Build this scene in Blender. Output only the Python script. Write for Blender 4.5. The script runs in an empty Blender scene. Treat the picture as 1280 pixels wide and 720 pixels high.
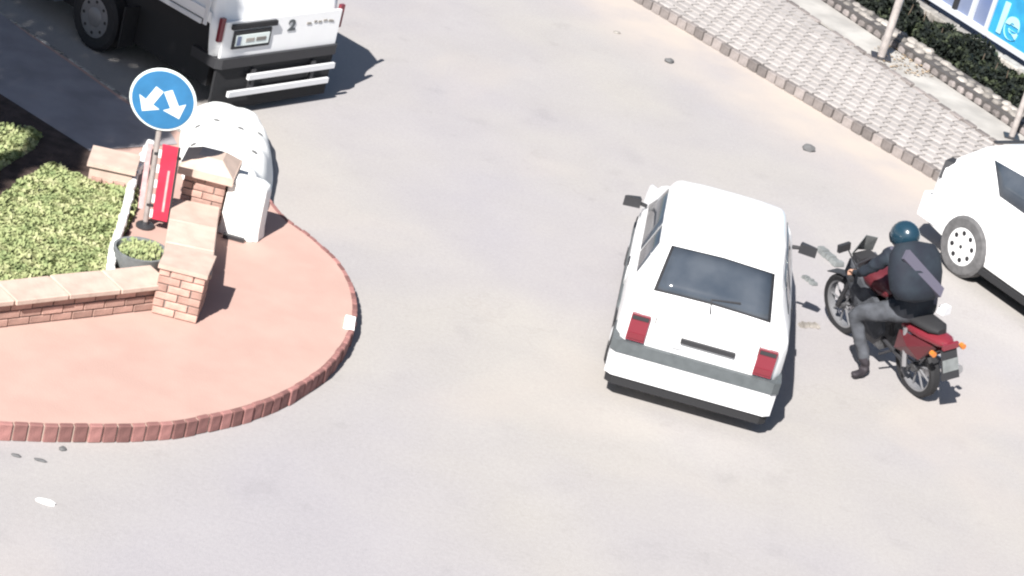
import bpy, bmesh, math, random
from mathutils import Vector, Matrix
random.seed(7)
S = bpy.context.scene
COL = S.collection
PI = math.pi

# ------------------------------------------------------------ camera, sky, sun, exposure
CAM = Vector((0.0, -21.229, 9.4285))
ROT = Matrix(((0.9646, -0.263716, 0.0), (0.107043, 0.391533, -0.913917), (0.241014, 0.881565, 0.405902)))     # columns: right, up, back
cam_d = bpy.data.cameras.new('camera')
cam = bpy.data.objects.new('camera', cam_d)
COL.objects.link(cam)
cam_d.sensor_width = 36.0
FPX = 3000.0
cam_d.lens = FPX / 1280.0 * 36.0
cam_d.clip_start = 0.5
cam_d.clip_end = 3000
cam.matrix_world = Matrix.Translation(CAM) @ ROT.to_4x4()
S.camera = cam

SUN_DIR = Vector((0.24, 0.70, -0.70)).normalized()      # the way the light travels
world = bpy.data.worlds.new('World')
S.world = world
world.use_nodes = True
wn = world.node_tree
bg = wn.nodes['Background']
sky = wn.nodes.new('ShaderNodeTexSky')
sky.sky_type = 'NISHITA'
sky.sun_disc = False
sky.sun_elevation = math.asin(-SUN_DIR.z)
sky.sun_rotation = math.atan2(-SUN_DIR.x, -SUN_DIR.y)
wn.links.new(sky.outputs[0], bg.inputs[0])
bg.inputs[1].default_value = 0.05
sl = bpy.data.lights.new('sun', 'SUN')
sl.energy = 5.0
sl.angle = math.radians(0.5)
sl.color = (1.0, 0.97, 0.93)
sun = bpy.data.objects.new('sun', sl)
COL.objects.link(sun)
sun.rotation_euler = SUN_DIR.to_track_quat('-Z', 'Y').to_euler()
S.view_settings.view_transform = 'Standard'
S.view_settings.look = 'None'
S.view_settings.gamma = 1
S.view_settings.use_curve_mapping = False
S.view_settings.exposure = 1.02
S.cycles.filter_width = 2.2

def G(px, py, z=0.0):
    """surveyed place on the level z that lies at this spot of the photograph"""
    d = ROT @ Vector(((px - 640) / FPX, -(py - 360) / FPX, -1.0))
    s = (z - CAM.z) / d.z
    return CAM + d * s

# ------------------------------------------------------------ materials
def mat(name, col, rough=0.8, metal=0.0, var=0.0, scale=8.0, bump=0.0, col2=None, spec=0.4, coat=0.0, bscale=None, trans=0.0):
    m = bpy.data.materials.new(name)
    m.use_nodes = True
    nt = m.node_tree
    b = nt.nodes['Principled BSDF']
    b.inputs['Roughness'].default_value = rough
    b.inputs['Metallic'].default_value = metal
    b.inputs['Specular IOR Level'].default_value = spec
    b.inputs['Coat Weight'].default_value = coat
    b.inputs['Coat Roughness'].default_value = 0.08
    c = (col[0], col[1], col[2], 1)
    tc = nt.nodes.new('ShaderNodeTexCoord')
    if var > 0 or col2:
        n = nt.nodes.new('ShaderNodeTexNoise')
        n.inputs['Scale'].default_value = scale
        n.inputs['Detail'].default_value = 5
        nt.links.new(tc.outputs['Object'], n.inputs['Vector'])
        r = nt.nodes.new('ShaderNodeValToRGB')
        if col2:
            a, z = c, (col2[0], col2[1], col2[2], 1)
        else:
            a = tuple(x * (1 - var) for x in col) + (1,)
            z = tuple(min(1, x * (1 + var)) for x in col) + (1,)
        r.color_ramp.elements[0].position = 0.35
        r.color_ramp.elements[1].position = 0.65
        r.color_ramp.elements[0].color = a
        r.color_ramp.elements[1].color = z
        nt.links.new(n.outputs['Fac'], r.inputs['Fac'])
        nt.links.new(r.outputs['Color'], b.inputs['Base Color'])
    else:
        b.inputs['Base Color'].default_value = c
    if bump > 0:
        n2 = nt.nodes.new('ShaderNodeTexNoise')
        n2.inputs['Scale'].default_value = bscale or scale * 6
        n2.inputs['Detail'].default_value = 4
        nt.links.new(tc.outputs['Object'], n2.inputs['Vector'])
        bp = nt.nodes.new('ShaderNodeBump')
        bp.inputs['Strength'].default_value = bump
        bp.inputs['Distance'].default_value = 0.01
        nt.links.new(n2.outputs['Fac'], bp.inputs['Height'])
        nt.links.new(bp.outputs['Normal'], b.inputs['Normal'])
    return m

def tint_by_object(m, amount=0.18, sat=1.0):
    """pieces that share a material differ a little in value"""
    nt = m.node_tree
    b = nt.nodes['Principled BSDF']
    oi = nt.nodes.new('ShaderNodeObjectInfo')
    mr = nt.nodes.new('ShaderNodeMapRange')
    mr.inputs['To Min'].default_value = 1 - amount
    mr.inputs['To Max'].default_value = 1 + amount
    nt.links.new(oi.outputs['Random'], mr.inputs['Value'])
    hs = nt.nodes.new('ShaderNodeHueSaturation')
    nt.links.new(mr.outputs[0], hs.inputs['Value'])
    src = b.inputs['Base Color']
    if src.is_linked:
        nt.links.new(src.links[0].from_socket, hs.inputs['Color'])
    else:
        hs.inputs['Color'].default_value = src.default_value
    nt.links.new(hs.outputs[0], src)
    return m

_a, _b = G(790, 0), G(1150, 215)
_u = Vector((_b.x - _a.x, _b.y - _a.y, 0)).normalized()
DUST_A = (_a.x, _a.y, 0)
DUST_N = (-_u.y, _u.x, 0)
def road_material():
    m = bpy.data.materials.new('worn_asphalt')
    m.use_nodes = True
    nt = m.node_tree
    L = nt.links
    b = nt.nodes['Principled BSDF']
    b.inputs['Roughness'].default_value = 0.9
    b.inputs['Specular IOR Level'].default_value = 0.2
    tc = nt.nodes.new('ShaderNodeTexCoord')
    def noise(scale, detail=4, rough=0.55, dist=0.0):
        n = nt.nodes.new('ShaderNodeTexNoise')
        n.inputs['Scale'].default_value = scale
        n.inputs['Detail'].default_value = detail
        n.inputs['Roughness'].default_value = rough
        n.inputs['Distortion'].default_value = dist
        L.new(tc.outputs['Object'], n.inputs['Vector'])
        return n.outputs['Fac']
    def ramp(src, p0, c0, p1, c1):
        r = nt.nodes.new('ShaderNodeValToRGB')
        r.color_ramp.elements[0].position = p0; r.color_ramp.elements[0].color = c0
        r.color_ramp.elements[1].position = p1; r.color_ramp.elements[1].color = c1
        L.new(src, r.inputs['Fac'])
        return r.outputs['Color']
    def mix(kind, fac, a, c):
        x = nt.nodes.new('ShaderNodeMix'); x.data_type = 'RGBA'; x.blend_type = kind
        if isinstance(fac, float): x.inputs['Factor'].default_value = fac
        else: L.new(fac, x.inputs['Factor'])
        L.new(a, x.inputs['A']); L.new(c, x.inputs['B'])
        return x.outputs['Result']
    base = ramp(noise(0.22, 3), 0.38, (0.325, 0.308, 0.318, 1), 0.62, (0.350, 0.330, 0.312, 1))
    mott = ramp(noise(1.1, 6, 0.6, 0.4), 0.3, (0.955, 0.955, 0.96, 1), 0.7, (1.03, 1.03, 1.02, 1))
    fine = ramp(noise(26, 4, 0.7), 0.3, (0.93, 0.93, 0.93, 1), 0.7, (1.05, 1.05, 1.05, 1))
    grit = ramp(noise(120, 2, 0.7), 0.35, (0.88, 0.88, 0.88, 1), 0.65, (1.08, 1.08, 1.08, 1))
    spots = ramp(noise(2.3, 3, 0.5), 0.27, (0.72, 0.72, 0.72, 1), 0.34, (1, 1, 1, 1))
    c = mix('MULTIPLY', 1.0, base, mott)
    c = mix('MULTIPLY', 1.0, c, fine)
    c = mix('MULTIPLY', 0.9, c, grit)
    c = mix('MULTIPLY', 0.22, c, spots)
    vor = nt.nodes.new('ShaderNodeTexVoronoi'); vor.feature = 'DISTANCE_TO_EDGE'; vor.inputs['Scale'].default_value = 0.55
    wob = nt.nodes.new('ShaderNodeVectorMath'); wob.operation = 'ADD'
    nw = nt.nodes.new('ShaderNodeTexNoise'); nw.inputs['Scale'].default_value = 2.2; nw.inputs['Detail'].default_value = 6
    L.new(tc.outputs['Object'], nw.inputs['Vector'])
    L.new(tc.outputs['Object'], wob.inputs[0]); L.new(nw.outputs['Color'], wob.inputs[1])
    L.new(wob.outputs[0], vor.inputs['Vector'])
    crack = ramp(vor.outputs['Distance'], 0.0, (0.80, 0.79, 0.78, 1), 0.012, (1, 1, 1, 1))
    gate = ramp(noise(0.5, 3), 0.48, (0, 0, 0, 1), 0.60, (0.22, 0.22, 0.22, 1))
    c = mix('MULTIPLY', gate, c, crack)
    oil = ramp(noise(1.7, 2, 0.4), 0.22, (0.78, 0.78, 0.79, 1), 0.36, (1, 1, 1, 1))
    c = mix('MULTIPLY', 0.35, c, oil)
    # sandy dust lies along the kerb of the right pavement
    sub = nt.nodes.new('ShaderNodeVectorMath'); sub.operation = 'SUBTRACT'
    L.new(tc.outputs['Object'], sub.inputs[0]); sub.inputs[1].default_value = DUST_A
    dot = nt.nodes.new('ShaderNodeVectorMath'); dot.operation = 'DOT_PRODUCT'
    L.new(sub.outputs[0], dot.inputs[0]); dot.inputs[1].default_value = DUST_N
    mr = nt.nodes.new('ShaderNodeMapRange'); mr.interpolation_type = 'SMOOTHSTEP'
    mr.inputs['From Min'].default_value = -2.0; mr.inputs['From Max'].default_value = -0.2
    L.new(dot.outputs['Value'], mr.inputs['Value'])
    ns = ramp(noise(0.9, 4), 0.3, (0.35, 0.35, 0.35, 1), 0.6, (1, 1, 1, 1))
    mu = nt.nodes.new('ShaderNodeMath'); mu.operation = 'MULTIPLY'
    L.new(mr.outputs[0], mu.inputs[0]); L.new(ns, mu.inputs[1])
    dust = nt.nodes.new('ShaderNodeRGB'); dust.outputs[0].default_value = (0.43, 0.375, 0.33, 1)
    c = mix('MIX', mu.outputs[0], c, dust.outputs[0])
    patch = ramp(noise(0.35, 3, 0.5, 0.8), 0.54, (0, 0, 0, 1), 0.72, (0.28, 0.28, 0.28, 1))
    c = mix('MIX', patch, c, dust.outputs[0])
    L.new(c, b.inputs['Base Color'])
    bp = nt.nodes.new('ShaderNodeBump')
    bp.inputs['Strength'].default_value = 0.25
    bp.inputs['Distance'].default_value = 0.01
    L.new(noise(90, 3), bp.inputs['Height'])
    L.new(bp.outputs['Normal'], b.inputs['Normal'])
    return m

M = {
    'road': road_material(),
    'pink': mat('pink_paving', (0.425, 0.285, 0.243), 0.9, var=0.05, scale=2.6, bump=0.2, bscale=60, spec=0.2),
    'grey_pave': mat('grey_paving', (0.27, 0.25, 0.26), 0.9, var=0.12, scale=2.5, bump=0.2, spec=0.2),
    'redbrick': tint_by_object(mat('red_kerb_brick', (0.23, 0.11, 0.10), 0.85, var=0.2, scale=12, bump=0.4), 0.35),
    'brick': tint_by_object(mat('brown_brick', (0.40, 0.25, 0.205), 0.85, var=0.15, scale=14, bump=0.4), 0.25),
    'mortar': mat('mortar', (0.20, 0.165, 0.15), 0.95, var=0.1, scale=20),
    'mortar_dark': mat('dark_joint', (0.075, 0.068, 0.065), 0.95, var=0.2, scale=8),
    'coping': tint_by_object(mat('coping_stone', (0.47, 0.36, 0.30), 0.85, var=0.1, scale=6, bump=0.3), 0.08),
    'paver': tint_by_object(mat('pale_paver', (0.335, 0.31, 0.295), 0.9, var=0.12, scale=10, bump=0.3), 0.10),
    'sett': tint_by_object(mat('dark_kerb_sett', (0.185, 0.163, 0.155), 0.9, var=0.2, scale=9, bump=0.3), 0.35),
    'wallstone': tint_by_object(mat('wall_stone', (0.24, 0.22, 0.20), 0.9, var=0.3, scale=9, bump=0.5), 0.4),
    'palestone': tint_by_object(mat('pale_stone', (0.30, 0.28, 0.255), 0.9, var=0.25, scale=9, bump=0.5), 0.35),
    'concrete': mat('white_concrete', (0.30, 0.285, 0.265), 0.9, col2=(0.42, 0.40, 0.37), scale=2.2, bump=0.2),
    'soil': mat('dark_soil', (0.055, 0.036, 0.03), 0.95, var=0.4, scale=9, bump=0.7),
    'lawn': mat('lawn_ground', (0.16, 0.18, 0.08), 0.95, col2=(0.30, 0.27, 0.17), scale=5, bump=0.6),
    'white': mat('white_car_paint', (0.80, 0.80, 0.80), 0.35, spec=0.5, coat=0.5, var=0.02, scale=3),
    'whitetrim': mat('white_plastic', (0.66, 0.66, 0.67), 0.5, var=0.03, scale=6),
    'greypaint': mat('grey_blue_paint', (0.33, 0.37, 0.40), 0.35, coat=0.4),
    'greyplastic': mat('grey_bumper_plastic', (0.085, 0.095, 0.10), 0.6, var=0.1, scale=12),
    'black': mat('black_rubber', (0.018, 0.018, 0.02), 0.75),
    'greyrubber': mat('dusty_tyre', (0.10, 0.098, 0.10), 0.85, var=0.2, scale=14),
    'darkplastic': mat('dark_plastic', (0.03, 0.03, 0.033), 0.5),
    'glass': mat('tinted_glass', (0.035, 0.045, 0.06), 0.12, spec=0.6, col2=(0.065, 0.075, 0.09), scale=2.5),
    'redlamp': mat('red_lamp_lens', (0.18, 0.022, 0.035), 0.25, coat=0.4),
    'darkred': mat('dark_red_lens', (0.16, 0.02, 0.03), 0.3, coat=0.4),
    'orange': mat('amber_lens', (0.5, 0.16, 0.03), 0.3, coat=0.4),
    'clearlamp': mat('clear_lamp', (0.6, 0.6, 0.62), 0.15),
    'chrome': mat('bright_metal', (0.55, 0.55, 0.57), 0.3, metal=0.9),
    'silver': mat('silver_hubcap', (0.50, 0.50, 0.51), 0.4, metal=0.2),
    'wheelgrey': mat('cast_wheel_grey', (0.20, 0.20, 0.21), 0.5, metal=0.3),
    'hubwhite': mat('pale_hubcap', (0.72, 0.72, 0.72), 0.45),
    'darkmetal': mat('dark_metal', (0.06, 0.06, 0.065), 0.45, metal=0.5),
    'blue': mat('sign_blue', (0.03, 0.15, 0.31), 0.45, var=0.1, scale=6),
    'signwhite': mat('sign_white', (0.66, 0.72, 0.70), 0.5),
    'pole': mat('galvanised_pole', (0.42, 0.38, 0.36), 0.5, metal=0.3, var=0.15, scale=10),
    'red': mat('sign_red', (0.50, 0.035, 0.07), 0.45, var=0.1, scale=9),
    'pinkwhite': mat('faded_stripe', (0.55, 0.36, 0.36), 0.5, var=0.15, scale=14),
    'jacket': mat('dark_jacket', (0.012, 0.015, 0.024), 0.85, col2=(0.018, 0.026, 0.036), scale=7, bump=0.4, bscale=30),
    'trousers': mat('grey_trousers', (0.062, 0.066, 0.076), 0.9, var=0.3, scale=9, bump=0.4, bscale=30),
    'shoe': mat('dark_shoe', (0.03, 0.025, 0.03), 0.7),
    'skin': mat('skin', (0.42, 0.24, 0.17), 0.6),
    'helmet': mat('dark_teal_helmet', (0.012, 0.035, 0.055), 0.25, coat=0.6),
    'band': mat('mauve_band', (0.085, 0.08, 0.11), 0.8),
    'bikered': mat('red_bike_paint', (0.17, 0.02, 0.03), 0.35, coat=0.4),
    'biketank': mat('dark_red_tank', (0.09, 0.015, 0.02), 0.4, coat=0.3),
    'engine': mat('engine_grey', (0.10, 0.10, 0.105), 0.5, metal=0.4, var=0.3, scale=20),
    'sand': mat('white_sand', (0.80, 0.80, 0.77), 0.95, var=0.03, scale=7, bump=0.35, bscale=40),
    'limewash': mat('limewashed_block', (0.80, 0.80, 0.78), 0.9, var=0.03, scale=7, bump=0.3),
    'pebble': mat('grey_pebble', (0.11, 0.11, 0.112), 0.9),
    'leaf': None,
    'bark': mat('bark', (0.10, 0.075, 0.055), 0.95, var=0.3, scale=10, bump=0.8),
    'boardblue': mat('shop_board_blue', (0.10, 0.14, 0.27), 0.5, col2=(0.17, 0.20, 0.29), scale=1.4),
    'boardcyan': mat('shop_board_cyan', (0.03, 0.26, 0.48), 0.45, var=0.15, scale=4),
    'cyanletter': mat('pale_cyan_letter', (0.35, 0.62, 0.66), 0.5),
    'boardwhite': mat('white_frame', (0.5, 0.52, 0.56), 0.5),
    'tan': mat('tan_litter', (0.40, 0.29, 0.18), 0.9, col2=(0.30, 0.24, 0.18), scale=12, bump=0.6),
    'drain': mat('grey_cast', (0.16, 0.17, 0.17), 0.8, var=0.15, scale=12),
}
def leaf_material(name, a, b_, c_):
    m = bpy.data.materials.new(name)
    m.use_nodes = True
    nt = m.node_tree
    b = nt.nodes['Principled BSDF']
    b.inputs['Roughness'].default_value = 0.7
    b.inputs['Specular IOR Level'].default_value = 0.2
    geo = nt.nodes.new('ShaderNodeNewGeometry')
    r = nt.nodes.new('ShaderNodeValToRGB')
    r.color_ramp.elements[0].color = a + (1,)
    r.color_ramp.elements[1].color = c_ + (1,)
    e = r.color_ramp.elements.new(0.55); e.color = b_ + (1,)
    tc = nt.nodes.new('ShaderNodeTexCoord')
    n = nt.nodes.new('ShaderNodeTexNoise'); n.inputs['Scale'].default_value = 5.0; n.inputs['Detail'].default_value = 3
    nt.links.new(tc.outputs['Object'], n.inputs['Vector'])
    mr = nt.nodes.new('ShaderNodeMapRange'); mr.inputs['From Min'].default_value = 0.33; mr.inputs['From Max'].default_value = 0.67
    nt.links.new(n.outputs['Fac'], mr.inputs['Value'])
    mm = nt.nodes.new('ShaderNodeMix'); mm.data_type = 'FLOAT'; mm.inputs['Factor'].default_value = 0.32
    nt.links.new(mr.outputs[0], mm.inputs['A']); nt.links.new(geo.outputs['Random Per Island'], mm.inputs['B'])
    nt.links.new(mm.outputs['Result'], r.inputs['Fac'])
    nt.links.new(r.outputs[0], b.inputs['Base Color'])
    return m
M['leaf'] = leaf_material('tree_leaf', (0.03, 0.06, 0.02), (0.05, 0.09, 0.03), (0.08, 0.12, 0.04))
M['grass'] = leaf_material('lawn_grass', (0.17, 0.22, 0.095), (0.27, 0.30, 0.14), (0.42, 0.41, 0.24))
M['hedge'] = leaf_material('hedge_leaf', (0.006, 0.008, 0.008), (0.012, 0.016, 0.012), (0.07, 0.085, 0.045))

# ------------------------------------------------------------ mesh helpers
class MB:
    def __init__(s):
        s.v = []; s.f = []; s.m = []; s.mats = []; s.log = []
    def mi(s, m):
        if m not in s.mats: s.mats.append(m)
        return s.mats.index(m)
    def add(s, vs, fs, m):
        k = len(s.v); i = s.mi(m)
        s.v += [tuple(v) for v in vs]
        for f in fs:
            s.f.append(tuple(k + a for a in f)); s.m.append(i)
        s.log.append((k, len(s.v), len(s.f) - len(fs), len(s.f)))
        return s
    def box(s, c, d, m, rz=0.0, taper=1.0):
        x, y, z = d[0] / 2, d[1] / 2, d[2] / 2
        cr, sr = math.cos(rz), math.sin(rz)
        vs = []
        for sz in (-1, 1):
            t = taper if sz > 0 else 1
            for sx, sy in ((-1, -1), (1, -1), (1, 1), (-1, 1)):
                a, b = sx * x * t, sy * y * t
                vs.append((c[0] + a * cr - b * sr, c[1] + a * sr + b * cr, c[2] + sz * z))
        return s.add(vs, [(3, 2, 1, 0), (4, 5, 6, 7), (0, 1, 5, 4), (1, 2, 6, 5), (2, 3, 7, 6), (3, 0, 4, 7)], m)
    def tube(s, p0, p1, r0, r1, m, n=10):
        p0, p1 = Vector(p0), Vector(p1)
        d = (p1 - p0).normalized()
        a = d.orthogonal().normalized(); b = d.cross(a)
        vs = []
        for p, r in ((p0, r0), (p1, r1)):
            for i in range(n):
                t = 2 * PI * i / n
                vs.append(p + a * (r * math.cos(t)) + b * (r * math.sin(t)))
        fs = [(i, (i + 1) % n, n + (i + 1) % n, n + i) for i in range(n)]
        fs += [tuple(range(n - 1, -1, -1)), tuple(range(n, 2 * n))]
        return s.add(vs, fs, m)
    def path(s, pts, r, m, n=8):
        pts = [Vector(p) for p in pts]
        vs = []
        up = None
        for i, p in enumerate(pts):
            d = (pts[min(i + 1, len(pts) - 1)] - pts[max(i - 1, 0)]).normalized()
            a = d.orthogonal().normalized() if up is None else (up - d * up.dot(d)).normalized()
            up = a
            c = d.cross(a)
            for k in range(n):
                t = 2 * PI * k / n
                vs.append(p + a * (r * math.cos(t)) + c * (r * math.sin(t)))
        fs = [(j * n + k, j * n + (k + 1) % n, (j + 1) * n + (k + 1) % n, (j + 1) * n + k) for j in range(len(pts) - 1) for k in range(n)]
        fs += [tuple(range(n - 1, -1, -1)), tuple(range((len(pts) - 1) * n, len(pts) * n))]
        return s.add(vs, fs, m)
    def pieces(s, name, parent=None, smooth=False):
        """every shape added becomes an object of its own"""
        out = []
        for (v0, v1, f0, f1) in s.log:
            b = MB()
            b.v = s.v[v0:v1]
            b.f = [tuple(i - v0 for i in f) for f in s.f[f0:f1]]
            k = s.m[f0]
            b.mats = [s.mats[k]]; b.m = [0] * (f1 - f0)
            out.append(b.build(name, parent, smooth))
        return out
    def lathe(s, prof, m, n=24, axis='z', c=(0, 0, 0), closed=False):
        vs = []
        for (r, h) in prof:
            for i in range(n):
                t = 2 * PI * i / n
                a, b = r * math.cos(t), r * math.sin(t)
                v = {'z': (a, b, h), 'x': (h, a, b), 'y': (a, h, -b)}[axis]
                vs.append((v[0] + c[0], v[1] + c[1], v[2] + c[2]))
        fs = []
        k = len(prof)
        for j in range(k if closed else k - 1):
            for i in range(n):
                fs.append((j * n + i, j * n + (i + 1) % n, ((j + 1) % k) * n + (i + 1) % n, ((j + 1) % k) * n + i))
        if not closed:
            fs.append(tuple(range(n - 1, -1, -1))); fs.append(tuple(range((k - 1) * n, k * n)))
        return s.add(vs, fs, m)
    def prism(s, poly, z0, z1, m, mside=None):
        """poly: counter-clockwise points (x, y)"""
        n = len(poly)
        vs = [(p[0], p[1], z0) for p in poly] + [(p[0], p[1], z1) for p in poly]
        s.add(vs, [tuple(range(n, 2 * n))], m)
        s.add(vs, [(i, (i + 1) % n, n + (i + 1) % n, n + i) for i in range(n)], mside or m)
        return s
    def mesh(s, name, smooth=False, angle=35):
        me = bpy.data.meshes.new(name)
        me.from_pydata(s.v, [], s.f)
        for m in s.mats: me.materials.append(m)
        me.polygons.foreach_set('material_index', s.m)
        bm = bmesh.new(); bm.from_mesh(me)
        bmesh.ops.recalc_face_normals(bm, faces=bm.faces)
        if smooth:
            bmesh.ops.remove_doubles(bm, verts=bm.verts, dist=1e-5)
            for f in bm.faces: f.smooth = True
            for e in bm.edges:
                if len(e.link_faces) == 2 and e.calc_face_angle(0) > math.radians(angle): e.smooth = False
        bm.to_mesh(me); bm.free()
        return me
    def build(s, name, parent=None, smooth=False, angle=35, loc=None, rz=None):
        o = bpy.data.objects.new(name, s.mesh(name, smooth, angle))
        COL.objects.link(o)
        if parent: o.parent = parent
        if loc is not None: o.location = loc
        if rz is not None: o.rotation_euler.z = rz
        return o

def tag(o, label=None, cat=None, group=None, kind=None):
    if label: o['label'] = label
    if cat: o['category'] = cat
    if group: o['group'] = group
    if kind: o['kind'] = kind
    return o
def empty(name, loc, rz=0.0, rot=None):
    o = bpy.data.objects.new(name, None)
    o.empty_display_size = 0.2
    COL.objects.link(o)
    o.location = loc
    o.rotation_euler = rot if rot else (0, 0, rz)
    return o
def inst(me, name, parent, loc, rot=(0, 0, 0), scale=None):
    o = bpy.data.objects.new(name, me)
    COL.objects.link(o)
    o.parent = parent
    o.location = loc; o.rotation_euler = rot
    if scale: o.scale = scale
    return o
def bevel_box_mesh(name, d, m, b=0.008):
    bm = bmesh.new()
    bmesh.ops.create_cube(bm, size=1)
    for v in bm.verts: v.co = Vector((v.co.x * d[0], v.co.y * d[1], v.co.z * d[2]))
    if b > 0:
        bmesh.ops.bevel(bm, geom=[e for e in bm.edges], offset=b, segments=1, profile=0.5, affect='EDGES')
    me = bpy.data.meshes.new(name); bm.to_mesh(me); bm.free()
    me.materials.append(m)
    return me
def xy(p): return (p.x, p.y)
def catmull(pts, k=6):
    out = []
    for i in range(len(pts) - 1):
        p0 = pts[max(i - 1, 0)]; p1 = pts[i]; p2 = pts[i + 1]; p3 = pts[min(i + 2, len(pts) - 1)]
        for j in range(k):
            t = j / k
            out.append(tuple(0.5 * ((2 * p1[a]) + (-p0[a] + p2[a]) * t + (2 * p0[a] - 5 * p1[a] + 4 * p2[a] - p3[a]) * t * t
                       + (-p0[a] + 3 * p1[a] - 3 * p2[a] + p3[a]) * t ** 3) for a in (0, 1)))
    out.append(pts[-1])
    return out
def inside(p, poly):
    c = False
    n = len(poly)
    for i in range(n):
        a, b = poly[i], poly[(i + 1) % n]
        if (a[1] > p[1]) != (b[1] > p[1]) and p[0] < (b[0] - a[0]) * (p[1] - a[1]) / (b[1] - a[1]) + a[0]: c = not c
    return c

# ------------------------------------------------------------ road
mb = MB()
mb.add([(-150, -150, 0), (150, -150, 0), (150, 150, 0), (-150, 150, 0)], [(0, 1, 2, 3)], M['road'])
tag(mb.build('road'), kind='structure')

# ------------------------------------------------------------ the corner pavement with its brick kerb
KZ = 0.15
kerb_px = [(-150, 515), (-60, 525), (0, 530), (100, 533), (200, 531), (260, 522), (320, 507), (370, 486), (410, 459), (437, 425), (447, 392), (442, 357),
           (425, 327), (393, 297), (357, 270), (335, 245), (300, 213), (235, 168), (160, 122), (100, 80), (40, 40), (-20, 0), (-120, -66)]
kerb = catmull([xy(G(a, b, KZ)) for a, b in kerb_px], 8)
def offset_line(line, d):
    out = []
    for i, p in enumerate(line):
        a = line[max(i - 1, 0)]; b = line[min(i + 1, len(line) - 1)]
        t = Vector((b[0] - a[0], b[1] - a[1])).normalized()
        out.append((p[0] - t.y * d, p[1] + t.x * d))      # to the left of travel = into the pavement
    return out
inner = offset_line(kerb, 0.048)
far_left = [(-14, 11), (-14, -8)]
pave = MB()
top = inner + far_left
pave.prism(top, -0.02, KZ - 0.004, M['pink'])
pavement = tag(pave.build('pavement'), kind='structure')
# mortar bed behind the kerb bricks
bed = MB()
out_l = offset_line(kerb, 0.016)
vs = []
for a, b in zip(out_l, inner):
    vs += [(a[0], a[1], -0.01), (a[0], a[1], KZ - 0.014), (b[0], b[1], KZ - 0.014)]
fs = []
for i in range(len(out_l) - 1):
    k = 3 * i
    fs += [(k, k + 3, k + 4, k + 1), (k + 1, k + 4, k + 5, k + 2)]
bed.add(vs, fs, M['coping'])
bed.build('mortar_bed', pavement)
# kerb bricks, laid on end one by one round the curve
kb = bevel_box_mesh('kerb_brick', (0.105, 0.050, KZ + 0.004), M['redbrick'], 0.008)
kb2 = bevel_box_mesh('kerb_brick', (0.105, 0.050, KZ + 0.004), M['palestone'], 0.008)
acc = 0.0
nk = 0
for i in range(len(kerb) - 1):
    a, b = Vector(kerb[i]), Vector(kerb[i + 1])
    L_ = (b - a).length
    while acc < L_:
        p = a + (b - a) * (acc / L_)
        ang = math.atan2(b.y - a.y, b.x - a.x)
        nrm = Vector((-math.sin(ang), math.cos(ang)))
        q = p + nrm * (0.026 + random.uniform(-0.005, 0.005))
        inst(kb if i < 8 * 15 else kb2, 'kerb_brick', pavement, (q.x, q.y, KZ / 2 + random.uniform(-0.004, 0.004)),
             (random.uniform(-0.02, 0.02), random.uniform(-0.02, 0.02), ang + random.uniform(-0.03, 0.03)))
        nk += 1
        acc += 0.118
    acc -= L_
# pale painted patch on the kerb
mb = MB()
p = G(437, 404, KZ)
mb.box((p.x, p.y, KZ + 0.008), (0.10, 0.24, 0.03), M['limewash'], 0.1, 0.9)
tag(mb.build('broken_kerb_stone'), 'small white broken stone lying on the edge of the curved brick kerb', 'stone')

# grey shaded paving in the upper left, a sheet on the pavement
def sheet(name, px, z, m, kind='structure'):
    b = MB()
    pts = [G(a, c, z) for a, c in px]
    b.add([tuple(q) for q in pts], [tuple(range(len(pts)))], m)
    return tag(b.build(name), kind=kind)
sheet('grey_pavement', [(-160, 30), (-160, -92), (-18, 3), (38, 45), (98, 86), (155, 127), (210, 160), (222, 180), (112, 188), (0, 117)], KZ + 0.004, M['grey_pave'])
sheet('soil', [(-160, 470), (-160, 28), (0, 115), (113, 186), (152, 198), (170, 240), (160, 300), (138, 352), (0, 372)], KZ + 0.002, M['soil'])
lawn1 = [(-150, 375), (-150, 330), (0, 248), (30, 226), (64, 207), (110, 228), (172, 235), (170, 262), (152, 300), (140, 347), (60, 354), (0, 360)]
lawn2 = [(-120, 170), (-60, 158), (0, 163), (30, 160), (52, 172), (42, 187), (20, 200), (0, 213), (-120, 260)]
sheet('lawn_ground', lawn1, KZ + 0.008, M['lawn'])
sheet('lawn_bed', lawn2, KZ + 0.008, M['lawn'])

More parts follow.
